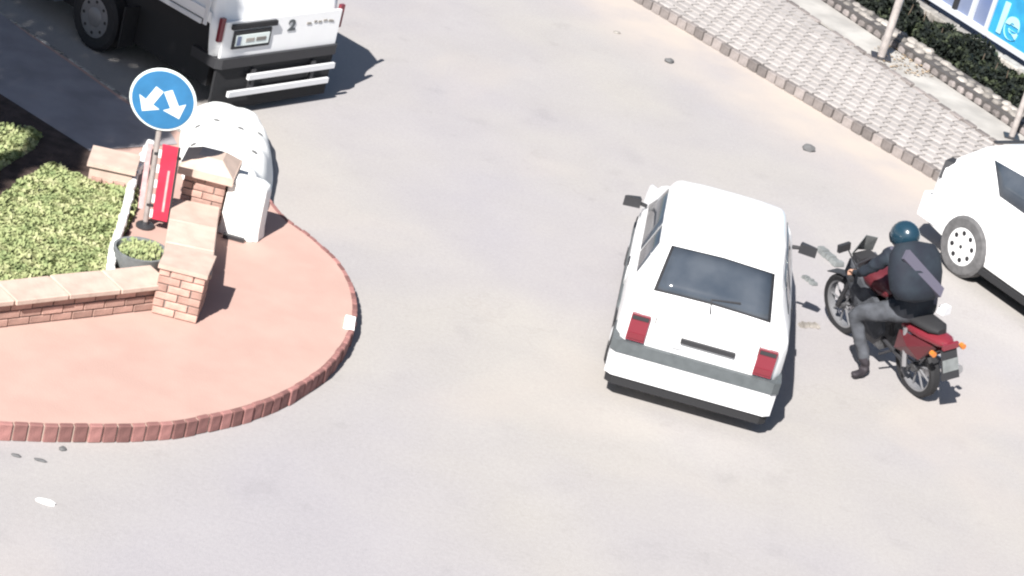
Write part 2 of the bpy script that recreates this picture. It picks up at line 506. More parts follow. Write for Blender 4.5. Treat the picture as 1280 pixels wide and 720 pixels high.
def grass(name, px, n, h, label, spread=0.016, m='grass', base=KZ):
    poly = [xy(G(a, c, base)) for a, c in px]
    x0 = min(p[0] for p in poly); x1 = max(p[0] for p in poly)
    y0 = min(p[1] for p in poly); y1 = max(p[1] for p in poly)
    b = MB()
    rnd = random.Random(len(px) * 13 + n)
    heads = []
    while len(heads) < n // 90:
        p = (rnd.uniform(x0, x1), rnd.uniform(y0, y1))
        if inside(p, poly): heads.append((p[0], p[1], rnd.uniform(0.4, 1.2), rnd.uniform(0.05, 0.13)))
    k = 0
    mi = b.mi(M[m])
    while k < n:
        if rnd.random() < 0.72:
            hx, hy, hh, hr = heads[int(rnd.random() ** 1.0 * len(heads))]
            x = rnd.gauss(hx, hr * 0.6); y = rnd.gauss(hy, hr * 0.6)
            d = math.hypot(x - hx, y - hy) / hr
            z0 = base + max(0, h * hh * (1 - d * d * 0.5)) * rnd.uniform(0.5, 1.0)
        else:
            x = rnd.uniform(x0, x1); y = rnd.uniform(y0, y1); z0 = base + h * 0.15 * rnd.random()
        k += 1
        if not inside((x, y), poly): continue
        a = rnd.uniform(0, 2 * PI); w = rnd.uniform(0.012, spread); tl = rnd.uniform(0.02, 0.05); tt = rnd.uniform(-0.02, 0.045)
        ca, sa = math.cos(a), math.sin(a)
        i0 = len(b.v)
        b.v += [(x - ca * w, y - sa * w, z0), (x + sa * tl * .5, y - ca * tl * .5, z0 + tt * .3), (x + ca * w, y + sa * w, z0 + tt), (x - sa * tl * .6, y + ca * tl * .6, z0 + tt * .8)]
        b.f.append((i0, i0 + 1, i0 + 2, i0 + 3)); b.m.append(mi)
    o = bpy.data.objects.new(name, None)
    me = bpy.data.meshes.new(name)
    me.from_pydata(b.v, [], b.f)
    me.materials.append(M[m])
    bpy.data.objects.remove(o)
    o = bpy.data.objects.new(name, me)
    COL.objects.link(o)
    tag(o, label, 'grass', kind='stuff')
    return o
grass('lawn_grass', lawn1, 85000, 0.045, 'sunlit yellow green clumpy grass of the larger lawn behind the low brick wall')
grass('lawn_grass', lawn2, 16000, 0.06, 'smaller patch of yellow green grass at the left edge beyond the dark soil')

# white edging stones round the lawn's right side
edge = empty('lawn_edging', G(160, 262, KZ))
tag(edge, 'row of small white edging stones along the right side of the lawn', 'edging')
em = bevel_box_mesh('edging_stone', (0.07, 0.10, 0.11), M['limewash'], 0.012)
ep = catmull([xy(G(a, b, KZ)) for a, b in [(136, 350), (139, 325), (148, 297), (158, 262), (166, 230), (178, 205), (188, 186)]], 4)
acc = 0
for a, b in zip(ep[:-1], ep[1:]):
    a, b = Vector(a), Vector(b)
    L_ = (b - a).length
    while acc < L_:
        p = a + (b - a) * (acc / L_)
        inst(em, 'edging_stone', edge, (p.x - edge.location.x, p.y - edge.location.y, 0.085), (random.uniform(-.1, .1), random.uniform(-.1, .1), math.atan2(b.y - a.y, b.x - a.x) + random.uniform(-.25, .25) + PI / 2))
        acc += 0.155
    acc -= L_
# narrow path of pink slabs between edging and pillars is the pavement itself

# ------------------------------------------------------------ brick pillars and low walls
brick_a = bevel_box_mesh('brick', (0.19, 0.09, 0.062), M['brick'], 0.004)
def pillar(loc, rz, courses, label, cap):
    root = empty('brick_pillar', loc, rz)
    tag(root, label, 'pillar', 'brick pillars on the corner pavement')
    h = courses * 0.073
    c = MB(); c.box((0, 0, h / 2), (0.36, 0.36, h), M['mortar']); c.build('core', root)
    for k in range(courses):
        z = 0.0365 + k * 0.073
        flip = k % 2
        r = 0.152
        spots = [(-0.10, -r, 0), (0.10, -r, 0), (-0.10, r, 0), (0.10, r, 0), (-r, 0, PI / 2), (r, 0, PI / 2)]
        for (x, y, a) in spots:
            if flip: x, y, a = -y, x, a + PI / 2
            inst(brick_a, 'brick', root, (x + random.uniform(-.003, .003), y + random.uniform(-.003, .003), z), (0, 0, a + random.uniform(-.015, .015)))
    if cap == 'slab':
        b = MB(); b.box((0, 0, h + 0.02), (0.43, 0.43, 0.04), M['coping']); b.build('cap', root)
    else:
        b = MB()
        b.box((0, 0, h + 0.035), (0.52, 0.52, 0.07), M['coping'])
        b.box((0, 0, h + 0.121), (0.50, 0.50, 0.10), M['coping'], 0, 0.45)
        b.build('cap', root)
    return root
P1 = G(222, 386, KZ)
pillar((P1.x, P1.y, KZ), math.radians(3), 6, 'low square brick pillar at the end of the long low wall, casting a short dark shadow', 'slab')
P2 = G(249, 274, KZ)
pillar((P2.x, P2.y, KZ), math.radians(3), 7, 'brick pillar with a wide pale pyramid cap in front of the white heap', 'pyramid')

def low_wall(a, b, label, width, courses, over=0.05, group=None):
    a, b = Vector(a), Vector(b)
    d = (b - a); L_ = d.length; ang = math.atan2(d.y, d.x)
    root = empty('low_brick_wall', (a.x, a.y, KZ), ang)
    tag(root, label, 'wall')
    h = courses * 0.073
    c = MB(); c.box((L_ / 2, 0, h / 2), (L_, width - 0.04, h), M['mortar']); c.build('core', root)
    for k in range(courses):
        x = 0.1 - (0.1 if k % 2 else 0)
        while x < L_ - 0.02:
            for sy in (-1, 1):
                inst(brick_a, 'brick', root, (max(x, 0.097), sy * (width / 2 - 0.045) + random.uniform(-.004, .004), 0.0365 + k * 0.073), (0, 0, random.uniform(-.01, .01)))
            x += 0.2
    n = max(1, round(L_ / 0.5))
    cm = bevel_box_mesh('coping_slab', (L_ / n - 0.012, width + over * 2, 0.05), M['coping'], 0.008)
    for i in range(n):
        inst(cm, 'coping_slab', root, ((i + 0.5) * L_ / n, random.uniform(-.006, .006), h + 0.027), (random.uniform(-.01, .01), random.uniform(-.008, .008), random.uniform(-.006, .006)))
    return root
wl = G(-140, 415, KZ)
low_wall((wl.x, wl.y), (P1.x - 0.2, P1.y + 0.02), 'long low brick wall with flat pale coping in front of the lawn', 0.26, 3)
low_wall((P1.x - 0.02, P1.y + 0.22), (P2.x - 0.02, P2.y - 0.24), 'short low wall with wide pale coping between the two brick pillars', 0.34, 3)

# lit stub of wall at the top of the lawn
b0 = G(138, 225, KZ)
root = empty('stone_plinth', (b0.x, b0.y, KZ), math.radians(8))
tag(root, 'low pale stone plinth at the top corner of the lawn, left of the blue sign', 'plinth')
mb = MB(); mb.box((0, 0, 0.09), (0.40, 0.36, 0.18), M['coping']); mb.build('base', root)
mb = MB(); mb.box((0, 0, 0.205), (0.46, 0.42, 0.045), M['coping']); mb.build('slab', root)
for k in range(3):
    inst(brick_a, 'brick', root, (-0.12 + 0.11 * k, -0.19, 0.05), (0, 0, 0), (0.5, 0.4, 1))

# round grey tub beside the lawn
t0 = G(172, 335, KZ)
root = empty('round_tub', (t0.x, t0.y, KZ))
tag(root, 'round grey metal tub of green plants between the lawn edging and the brick pillar', 'planter')
mb = MB(); mb.lathe([(0.20, 0), (0.235, 0.10), (0.25, 0.19), (0.225, 0.19), (0.20, 0.12), (0.0001, 0.11)], M['drain'], 20)
mb.build('tub', root, True)
b = MB()
for i in range(500):
    a = random.uniform(0, 2 * PI); r = 0.19 * math.sqrt(random.random()); z = random.uniform(0.11, 0.20)
    x, y = r * math.cos(a), r * math.sin(a); w = random.uniform(.01, .025); t = random.uniform(0, PI)
    b.add([(x - w * math.cos(t), y - w * math.sin(t), z), (x + w * math.cos(t), y + w * math.sin(t), z + .01), (x + w * .3, y + w, z + 0.03)], [(0, 1, 2)], M['grass'])
me = bpy.data.meshes.new('foliage'); me.from_pydata(b.v, [], b.f); me.materials.append(M['grass'])
o = inst(me, 'foliage', root, (0, 0, 0)); o['kind'] = 'stuff'

# ------------------------------------------------------------ blue traffic sign
sb = G(181, 283, KZ)
root = empty('traffic_sign', (sb.x, sb.y, KZ), math.radians(2), rot=(math.radians(4), math.radians(-2), math.radians(2)))
tag(root, 'round blue traffic sign with two white arrows above a red and white board', 'sign')
root.scale = (.96, .96, .96)
mb = MB(); mb.tube((0, 0, 0), (0, 0, 1.58), 0.026, 0.026, M['pole'], 12); mb.build('pole', root, True)
mb = MB()
mb.lathe([(0.312, -0.030), (0.318, -0.036), (0.312, -0.042), (0.0001, -0.042)], M['signwhite'], 40, 'y', (0, 0, 1.37))
mb.build('rim_plate', root)
mb = MB(); mb.lathe([(0.293, -0.044), (0.291, -0.049), (0.0001, -0.049)], M['blue'], 40, 'y', (0, 0, 1.37)); mb.build('blue_face', root)
def arrow(sx):
    a = MB()
    p = Vector((0.04 * sx, 0.11)); q = Vector((0.12 * sx, -0.04))
    d = (q - p).normalized(); n = Vector((-d.y, d.x))
    w = 0.042
    tip = q + d * 0.12
    poly = [p + n * w, q + n * w, q + n * 0.115, tip, q - n * 0.115, q - n * w, p - n * w]
    vs = [(v.x, -0.053, 1.365 + v.y) for v in poly] + [(v.x, -0.049, 1.365 + v.y) for v in poly]
    k = len(poly)
    a.add(vs, [tuple(range(k)), tuple(range(2 * k - 1, k - 1, -1))] + [(i, (i + 1) % k, k + (i + 1) % k, k + i) for i in range(k)], M['signwhite'])
    a.build('arrow', root)
arrow(-1); arrow(1)
chip = bevel_box_mesh('white_chip', (0.028, 0.012, 0.08), M['signwhite'], 0)
mb = MB()
for i in range(5):
    inst(chip, 'white_chip', root, (0.048, -0.035, 0.175 + i * 0.16))
mb.box((0.135, -0.035, 0.52), (0.15, 0.01, 0.80), M['red'])
mb.box((0.222, -0.035, 0.52), (0.018, 0.014, 0.80), M['darkplastic'])
mb.box((0.155, -0.043, 0.44), (0.022, 0.004, 0.44), M['pinkwhite'])
mb.build('marker_board', root)
mb = MB(); mb.box((-0.06, -0.035, 0.55), (0.05, 0.01, 0.70), M['pinkwhite']); mb.build('faded_strip', root)
mb = MB()
for z in (0.25, 0.8): mb.box((0.12, -0.02, z), (0.26, 0.012, 0.03), M['darkmetal'])
mb.pieces('bracket', root)
mb = MB(); mb.lathe([(0.09, 0), (0.09, 0.02), (0.04, 0.035), (0.03, 0.06)], M['darkmetal'], 12); mb.build('foot', root)

# ------------------------------------------------------------ white sheet draped over a block and the ground beyond it
WB = G(299, 292, KZ)
drape = empty('draped_sheet', (WB.x, WB.y, 0.0))
tag(drape, 'bulky white sheet draped over a low block behind the brick pillar, beside the blue sign', 'sheet')
from mathutils import noise as mn
outline = [(227, 128), (238, 119), (256, 114), (272, 115), (290, 118), (308, 127), (324, 138), (336, 153), (345, 168), (348, 190), (346, 210), (342, 230), (337, 250), (328, 266), (318, 284), (282, 286), (264, 268), (244, 244), (224, 205), (222, 160)]
pts = [xy(G(a, b, 0.28)) for a, b in outline]
cx = sum(p[0] for p in pts) / len(pts); cy_ = sum(p[1] for p in pts) / len(pts)
ol = catmull(pts + [pts[0]], 5)[:-1]
n = len(ol); rings = 16
vs = []; fs = []
BK = G(301, 268, 0.1)
def drape_z(x, y, t):
    z = 0.40 * (1 - t ** 5) + 0.22 * math.exp(-((x - BK.x) ** 2 + (y - BK.y) ** 2) / .09) * min(1, (1 - t) * 9)
    f = mn.noise(Vector((x * 2.6, y * 2.6, 1.7))) * .06 + mn.noise(Vector((x * 7, y * 5, 4.2))) * .03
    return max(0.02, z + f * min(1, (1 - t) * 4))
for r in range(rings):
    t = 1 - (r / rings) ** 1.6
    for i, p in enumerate(ol):
        x, y = cx + (p[0] - cx) * t, cy_ + (p[1] - cy_) * t
        vs.append((x - WB.x, y - WB.y, drape_z(x, y, t)))
vs.append((cx - WB.x, cy_ - WB.y, drape_z(cx, cy_, 0)))
for r in range(rings - 1):
    for i in range(n): fs.append((r * n + i, r * n + (i + 1) % n, (r + 1) * n + (i + 1) % n, (r + 1) * n + i))
for i in range(n): fs.append(((rings - 1) * n + i, (rings - 1) * n + (i + 1) % n, rings * n))
b = MB(); b.add(vs, fs, M['sand']); shee = b.build('sheet', drape, True, 80)
# the covered block: a box of cloth with hanging folds
b = MB(); vs = []; fs = []
NS = 40
lv = [(KZ, 1.06), (KZ + .10, 1.0), (KZ + .30, .97), (KZ + .47, .96), (KZ + .53, .90), (KZ + .55, .6), (KZ + .555, .0001)]
for z, sc in lv:
    for i in range(NS):
        t = 2 * PI * i / NS
        ex = lambda v: math.copysign(abs(v) ** .55, v)
        fold = 1 + (.05 * math.sin(t * 9) + .03 * math.sin(t * 5 + 1)) * (1 if z < KZ + .5 else .2)
        vs.append((0.195 * ex(math.cos(t)) * sc * fold, 0.03 + 0.14 * ex(math.sin(t)) * sc * fold, z))
for r in range(len(lv) - 1):
    for i in range(NS): fs.append((r * NS + i, r * NS + (i + 1) % NS, (r + 1) * NS + (i + 1) % NS, (r + 1) * NS + i))
b.add(vs, fs, M['sand']); b.build('covered_block', drape, True, 70)
b = MB(); b.box((-0.02, -0.165, KZ + .02), (0.20, 0.04, 0.035), M['darkmetal']); b.build('foot', drape)
em3 = MB(); em3.lathe([(0.022, 0), (0.018, .008), (0.0001, .008)], M['pebble'], 10)
eme = em3.mesh('eyelet')
for (a, c) in [(301, 160), (326, 168), (317, 190), (270, 150), (250, 160), (306, 232), (238, 182)]:
    g0 = G(a, c, 0.0); ray = (g0 - CAM).normalized()
    # the spot of the cloth seen there
    best = min(shee.data.vertices, key=lambda v: ((v.co + WB * 1 - Vector((0, 0, WB.z)) - CAM) - ray * ray.dot(v.co + WB - Vector((0, 0, WB.z)) - CAM)).length)
    inst(eme, 'eyelet', drape, (best.co.x, best.co.y, best.co.z + .004), (best.normal.y * -1, best.normal.x, 0), (1.6, 1, 1))

# ------------------------------------------------------------ car body builder
def interp(st, y):
    for a, b in zip(st[:-1], st[1:]):
        if a[0] <= y <= b[0]:
            t = (y - a[0]) / (b[0] - a[0])
            return [p + (q - p) * t for p, q in zip(a, b)]
    return list(st[0] if y < st[0][0] else st[-1])
def section(s):
    y, w, zb, zl, zr, g = s
    return [(0, zb), (w * 0.88, zb), (w * 0.965, zb + 0.05), (w * 0.995, zb + 0.17), (w, zb + (zl - zb) * 0.55), (w * 0.992, zl - 0.10), (w * 0.972, zl - 0.02), (w * 0.945, zl),
            (g + 0.012, zr - 0.055), (g - 0.012, zr - 0.022), (g - 0.06, zr), (g * 0.5, zr + 0.016), (0, zr + 0.02)]
def car_shell(st, m, arches, parent, name='body'):
    ys = sorted(set([s[0] for s in st] + [st[0][0] + (st[-1][0] - st[0][0]) * i / 26 for i in range(1, 26)]))
    b = MB()
    vs = []
    for y in ys:
        h = section(interp(st, y))
        full = [(-x, z) for x, z in h[::-1]] + [(x, z) for x, z in h[1:]]
        full = full[:-1]    # bottom centre once at each end of the loop
        vs += [(x, y, z) for x, z in full]
    n = len(full)
    fs = []
    for j in range(len(ys) - 1):
        for i in range(n): fs.append((j * n + i, j * n + (i + 1) % n, (j + 1) * n + (i + 1) % n, (j + 1) * n + i))
    fs.append(tuple(range(n))); fs.append(tuple(range((len(ys) - 1) * n, len(ys) * n)))
    b.add(vs, fs, m)
    o = b.build(name, parent)
    bm = bmesh.new(); bm.from_mesh(o.data)
    bmesh.ops.remove_doubles(bm, verts=bm.verts, dist=1e-5)
    bmesh.ops.recalc_face_normals(bm, faces=bm.faces)
    bm.to_mesh(o.data); bm.free()
    if M['black'] not in list(o.data.materials): o.data.materials.append(M['black'])
    cut = MB()
    for (y, r) in arches:
        for sx in (-1, 1):
            cut.tube((sx * 0.52, y, r * 0.98), (sx * 1.2, y, r * 0.98), r * 1.16, r * 1.16, M['black'], 28)
    c = cut.build('cutter')
    c.data.materials.clear(); c.data.materials.append(m); c.data.materials.append(M['black'])
    for p in c.data.polygons: p.material_index = 1
    md = o.modifiers.new('b', 'BOOLEAN'); md.operation = 'DIFFERENCE'; md.object = c; md.solver = 'EXACT'
    dg = bpy.context.evaluated_depsgraph_get()
    me = bpy.data.meshes.new_from_object(o.evaluated_get(dg))
    o.modifiers.clear()
    o.data = me
    bpy.data.objects.remove(c)
    bm = bmesh.new(); bm.from_mesh(me)
    for f in bm.faces: f.smooth = True
    for e in bm.edges:
        if len(e.link_faces) == 2 and e.calc_face_angle(0) > math.radians(38): e.smooth = False
    bm.to_mesh(me); bm.free()
    return o
def side_panel(st, corners, sx, m, name, parent, off=0.004, n=7, lo=7, hi=8):
    """corners: (y, t) bottom-rear, bottom-front, top-front, top-rear on the surface between section points lo and hi"""
    def S3(y, t):
        h = section(interp(st, y))
        (x0, z0), (x1, z1) = h[lo], h[hi]
        d = Vector((x1 - x0, z1 - z0)).normalized()
        nx, nz = d.y, -d.x
        return (sx * (x0 + (x1 - x0) * t + nx * off), y, z0 + (z1 - z0) * t + nz * off)
    b = MB(); vs = []; fs = []
    (y0, t0_), (y1, t1), (y2, t2), (y3, t3) = corners
    for i in range(n):
        u = i / (n - 1)
        for v in (0, 0.5, 1):
            y = (y0 + (y1 - y0) * u) * (1 - v) + (y3 + (y2 - y3) * u) * v
            t = (t0_ + (t1 - t0_) * u) * (1 - v) + (t3 + (t2 - t3) * u) * v
            vs.append(S3(y, t))
    for i in range(n - 1):
        for j in range(2): fs.append((i * 3 + j, (i + 1) * 3 + j, (i + 1) * 3 + j + 1, i * 3 + j + 1))
    b.add(vs, fs, m)
    me = b.mesh(name)
    o = bpy.data.objects.new(name, me); COL.objects.link(o); o.parent = parent
    for p in me.polygons: p.use_smooth = True
    sol = o.modifiers.new('thick', 'SOLIDIFY'); sol.thickness = 0.006; sol.offset = 0
    return o
def top_panel(st, ya, yb, k0, k1, m, name, parent, off=0.005):
    """glass across the car between stations ya (low edge) and yb (high edge); k = share of half-width"""
    b = MB(); vs = []; fs = []
    N = 9
    rows = 5
    for r in range(rows):
        v = r / (rows - 1); y = ya + (yb - ya) * v; k = k0 + (k1 - k0) * v
        s = interp(st, y); s2 = interp(st, y + 0.01); s1 = interp(st, y - 0.01)
        slope = (s2[4] - s1[4]) / 0.02
        nv = Vector((0, -slope, 1)).normalized()
        g = s[5]
        for i in range(N):
            u = (i / (N - 1) * 2 - 1) * k
            x = u * g
            ax = abs(x)
            h = section(s)
            z = h[10][1] + 0.02 * (1 - ax / max(g - 0.06, .1)) if ax < g - 0.06 else h[10][1] - (ax - (g - 0.06)) * 0.4
            vs.append((x + 0, y + nv.y * off, z + nv.z * off))
    for r in range(rows - 1):
        for i in range(N - 1): fs.append((r * N + i, r * N + i + 1, (r + 1) * N + i + 1, (r + 1) * N + i))
    b.add(vs, fs, m)
    me = b.mesh(name)
    o = bpy.data.objects.new(name, me); COL.objects.link(o); o.parent = parent
    for p in me.polygons: p.use_smooth = True
    sol = o.modifiers.new('thick', 'SOLIDIFY'); sol.thickness = 0.006; sol.offset = 0
    return o
def wheel(parent, x, y, r, w, sx, style='plain', capmat='silver', tyremat='black'):
    e = MB()
    e.lathe([(r * 0.62, -w / 2), (r * 0.9, -w / 2), (r, -w * 0.36), (r, w * 0.36), (r * 0.9, w / 2), (r * 0.62, w / 2)], M[tyremat], 28, 'x', closed=True)
    t = e.build('tyre', parent, True); t.location = (x, y, r)
    c = MB()
    c.lathe([(r * 0.64, -w * 0.3), (r * 0.66, w * 0.42), (r * 0.60, w * 0.46), (r * 0.3, w * 0.44), (r * 0.22, w * 0.54), (0.0001, w * 0.54)] if sx > 0 else
            [(r * 0.64, w * 0.3), (r * 0.66, -w * 0.42), (r * 0.60, -w * 0.46), (r * 0.3, -w * 0.44), (r * 0.22, -w * 0.54), (0.0001, -w * 0.54)], M[capmat], 28, 'x')
    h = c.build('hubcap', parent, True); h.location = (x, y, r)
    hb = MB()
    if style == 'holes':
        for k in range(8):
            a = 2 * PI * k / 8 + 0.2
            q = (x + sx * w * 0.455, y + math.cos(a) * r * 0.44, r + math.sin(a) * r * 0.44)
            hb.tube((q[0] - sx * .01, q[1], q[2]), (q[0] + sx * 0.004, q[1], q[2]), r * 0.085, r * 0.085, M['black'], 8)
        hb.tube((x + sx * w * .5, y, r), (x + sx * (w * 0.54 + .004), y, r), r * 0.07, r * 0.07, M['black'], 8)
    elif style == 'plain':
        for k in range(8):
            a = 2 * PI * k / 8
            q = (x + sx * w * 0.455, y + math.cos(a) * r * 0.48, r + math.sin(a) * r * 0.48)
            hb.tube((q[0] - sx * .01, q[1], q[2]), (q[0] + sx * 0.004, q[1], q[2]), r * 0.05, r * 0.05, M['black'], 6)
    hb.pieces('hub_hole', parent)
    return t

# ------------------------------------------------------------ the white hatchback in the middle of the road
UNO = [(0.00, .67, .30, .86, .885, .62), (.05, .71, .26, .92, .935, .645), (.10, .735, .25, .945, .975, .665), (.16, .763, .245, .945, 1.02, .655),
       (.58, .772, .23, .945, 1.355, .555), (.70, .774, .22, .94, 1.39, .55), (1.4, .776, .20, .93, 1.42, .555), (2.10, .776, .20, .92, 1.40, .55), (2.22, .775, .20, .915, 1.365, .545),
       (2.88, .77, .20, .885, .915, .66), (3.40, .75, .22, .80, .825, .63), (3.60, .72, .27, .69, .71, .60), (3.66, .66, .32, .60, .62, .55)]
car = empty('hatchback_car', (1.757, -1.775, 0), math.radians(-0.9))
tag(car, 'small white boxy hatchback seen from behind in the middle of the road', 'car')
body = car_shell(UNO, M['white'], [(0.72, 0.29), (3.05, 0.29)], car)
top_panel(UNO, 0.185, 0.572, 0.835, 0.865, M['darkplastic'], 'window_seal', car, 0.004)
rw = top_panel(UNO, 0.20, 0.56, 0.79, 0.815, M['glass'], 'rear_window', car, 0.010)
top_panel(UNO, 2.80, 2.30, 0.88, 0.88, M['glass'], 'windscreen', car)
for sx in (-1, 1):
    side_panel(UNO, ((0.62, .12), (1.12, .12), (1.12, .86), (0.72, .86)), sx, M['glass'], 'side_window', car)
    side_panel(UNO, ((1.18, .12), (2.46, .12), (2.10, .86), (1.18, .86)), sx, M['glass'], 'side_window', car)
    # door skin and its handle
    d = side_panel(UNO, ((1.15, .02), (2.52, .02), (2.56, .97), (1.15, .97)), sx, M['white'], 'door', car, 0.006, 9, 4, 5)
    h = MB(); h.box((sx * 0.785, 1.28, 0.80), (0.025, 0.15, 0.035), M['darkplastic']); h.build('door_handle', d)
    b = MB(); b.box((sx * 0.782, 1.83, 0.545), (0.022, 2.0, 0.075), M['greyplastic']); b.build('side_moulding', car)
    b = MB(); b.box((sx * 0.76, 1.85, 0.225), (0.03, 1.9, 0.07), M['darkplastic']); b.build('sill', car)
    # pillar-side tail lamp
    b = MB(); b.box((sx * 0.585, -0.012, 0.745), (0.17, 0.045, 0.26), M['redlamp'])
    l = b.build('tail_lamp', car)
    b = MB(); b.box((sx * 0.585, -0.038, 0.665), (0.15, 0.01, 0.055), M['darkred']); b.build('indicator_lens', l)
    b = MB(); b.box((sx * 0.585, -0.038, 0.845), (0.15, 0.01, 0.035), M['darkplastic']); b.build('lamp_trim', l)
    # door mirror
    b = MB()
    b.tube((sx * 0.74, 2.40, 0.94), (sx * 0.82, 2.37, 0.965), 0.022, 0.018, M['darkplastic'], 8)
    b.add([(sx * .80, 2.34, .92), (sx * .97, 2.30, .925), (sx * .97, 2.30, 1.03), (sx * .80, 2.34, 1.02),
           (sx * .82, 2.43, .93), (sx * .94, 2.38, .94), (sx * .94, 2.38, 1.01), (sx * .82, 2.43, 1.01)],
          [(0, 1, 2, 3), (4, 7, 6, 5), (0, 4, 5, 1), (3, 2, 6, 7), (1, 5, 6, 2), (0, 3, 7, 4)], M['darkplastic'])
    b.build('door_mirror', car)
    b = MB(); b.box((sx * .60, 3.635, .60), (.22, .04, .13), M['clearlamp']); b.build('headlamp', car)
for y in (0.72, 3.05):
    for sx in (-1, 1):
        wheel(car, sx * 0.695, y, 0.28, 0.16, sx)
bp = MB()
def ubox(b, hw, y0, y1, z0, z1, m, r=0.05, side=0.35):
    # a bumper that wraps round the corners
    pts = [(-hw - .012, side), (-hw - .012, r + y0), (-hw + r, y0), (hw - r, y0), (hw + .012, r + y0), (hw + .012, side)]
    pi = [(-hw + .03, side), (-hw + .03, y1), (hw - .03, y1), (hw + .03 - .06, side)]
    n = len(pts)
    vs = [(x, y, z0) for x, y in pts] + [(x, y, z1) for x, y in pts] + [(x * .93, y + (.05 if y < side else 0), z0) for x, y in pts] + [(x * .93, y + (.05 if y < side else 0), z1) for x, y in pts]
    fs = []
    for i in range(n - 1):
        fs += [(i, i + 1, n + i + 1, n + i), (n + i, n + i + 1, 3 * n + i + 1, 3 * n + i), (2 * n + i, 2 * n + i + 1, i + 1, i)]
    fs += [(0, n, 3 * n, 2 * n), (n - 1, 2 * n - 1, 4 * n - 1, 3 * n - 1)]
    b.add(vs, fs, m)
ubox(bp, 0.765, -0.075, 0.0, 0.485, 0.60, M['greyplastic'])
bump = bp.build('rear_bumper', car)
b = MB(); ubox(b, 0.755, -0.066, 0, 0.255, 0.483, M['whitetrim']); b.build('bumper_skirt', bump)
b = MB(); ubox(b, 0.735, -0.045, 0, 0.16, 0.253, M['black']); b.build('valance', bump)
b = MB(); b.box((0, 3.67, 0.45), (1.44, 0.10, 0.22), M['greyplastic']); b.build('front_bumper', car)
b = MB(); b.box((0.06, -0.018, 0.735), (0.50, 0.03, 0.045), M['darkplastic']); b.build('tailgate_handle', car)
b = MB(); b.box((-0.21, -0.012, 0.66), (0.09, 0.012, 0.03), M['silver']); b.build('badge', car)
b = MB(); b.path([(-0.45, 0.02, 0.585), (-0.45, -0.005, 0.88)], 0.005, M['mortar_dark'], 6); b.path([(0.50, 0.02, 0.585), (0.50, -0.005, 0.88)], 0.005, M['mortar_dark'], 6); b.pieces('tailgate_seam', car)
b = MB(); b.path([(0.0, 0.10, 1.0), (-0.02, 0.21, 1.095), (0.24, 0.24, 1.125)], 0.010, M['darkplastic'], 6); b.build('rear_wiper', car)
b = MB(); b.tube((0.45, -0.03, 0.20), (0.45, 0.35, 0.20), 0.025, 0.025, M['darkmetal'], 10); b.build('exhaust', car)
b = MB(); b.box((0, 1.85, 0.18), (1.35, 3.0, 0.08), M['black']); b.build('floor_pan', car)

# ------------------------------------------------------------ the white car at the right edge
RC = [(0.00, .70, .34, .94, .97, .64), (.06, .77, .30, .99, 1.03, .66), (.14, .81, .27, 1.0, 1.12, .66), (.40, .83, .24, 1.0, 1.36, .62), (.52, .84, .23, 1.0, 1.43, .61),
      (1.5, .845, .22, .98, 1.48, .61), (2.2, .845, .22, .97, 1.44, .60), (2.35, .845, .22, .965, 1.40, .595), (3.05, .84, .23, .93, .98, .67), (3.55, .82, .25, .86, .89, .65),
      (3.85, .77, .29, .76, .79, .60), (3.95, .70, .36, .64, .66, .56)]
wpt = G(1192, 343)
hd = math.radians(-51)
fw = Vector((math.cos(hd), math.sin(hd)))
rt = Vector((fw.y, -fw.x))
org = Vector((wpt.x, wpt.y)) - rt * 0.84 - fw * 0.80
rc = empty('parked_car', (org.x, org.y, 0), hd - PI / 2)
rt = Vector((math.cos(hd - PI / 2), math.sin(hd - PI / 2)))
tag(rc, 'white car cut off by the right edge, parked at the kerb with pale holed hubcap', 'car')
car_shell(RC, M['white'], [(0.80, 0.345), (3.15, 0.345)], rc)
top_panel(RC, 3.0, 2.42, 0.90, 0.9, M['glass'], 'windscreen', rc)
top_panel(RC, 0.17, 0.36, 0.84, 0.86, M['glass'], 'rear_window', rc)
for sx in (-1, 1):
    side_panel(RC, ((0.98, .14), (1.62, .12), (1.62, .86), (0.64, .84)), sx, M['glass'], 'side_window', rc)
    side_panel(RC, ((1.70, .12), (2.78, .12), (2.30, .86), (1.70, .86)), sx, M['glass'], 'side_window', rc)
    d = side_panel(RC, ((1.66, .02), (2.75, .02), (2.75, .97), (1.66, .97)), sx, M['white'], 'door', rc, 0.006, 9, 4, 5)
    b = MB(); b.box((sx * 0.852, 1.80, 0.80), (0.025, 0.17, 0.035), M['white']); b.build('door_handle', d)
    b = MB(); b.box((sx * 0.815, 1.98, 0.215), (0.05, 1.75, 0.07), M['black']); b.build('sill', rc)
    b = MB(); b.box((sx * 0.93, 2.55, 1.01), (0.20, 0.10, 0.13), M['white'], 0, 0.8); b.build('door_mirror', rc)
    b = MB()
    b.add([(sx * .66, -.01, .86), (sx * .83, .12, .86), (sx * .79, .10, 1.06), (sx * .66, .07, 1.08), (sx * .60, .12, .86), (sx * .70, .28, .86), (sx * .68, .26, 1.06), (sx * .60, .2, 1.08)],
          [(0, 1, 2, 3), (4, 7, 6, 5), (0, 4, 5, 1), (1, 5, 6, 2), (2, 6, 7, 3), (3, 7, 4, 0)], M['darkplastic']); b.build('tail_lamp', rc)
for y in (0.80, 3.15):
    for sx in (-1, 1): wheel(rc, sx * 0.775, y, 0.345, 0.20, sx, 'holes', 'hubwhite', 'greyrubber')
b = MB(); b.box((0.1, 0.50, 1.462), (0.95, 0.05, 0.02), M['darkplastic']); b.build('spoiler_seam', rc)
b = MB(); ubox(b, 0.80, -0.07, 0, 0.34, 0.60, M['white']); b.build('rear_bumper', rc)
b = MB(); b.box((0, 3.93, 0.42), (1.35, 0.10, 0.24), M['white']); b.build('front_bumper', rc)
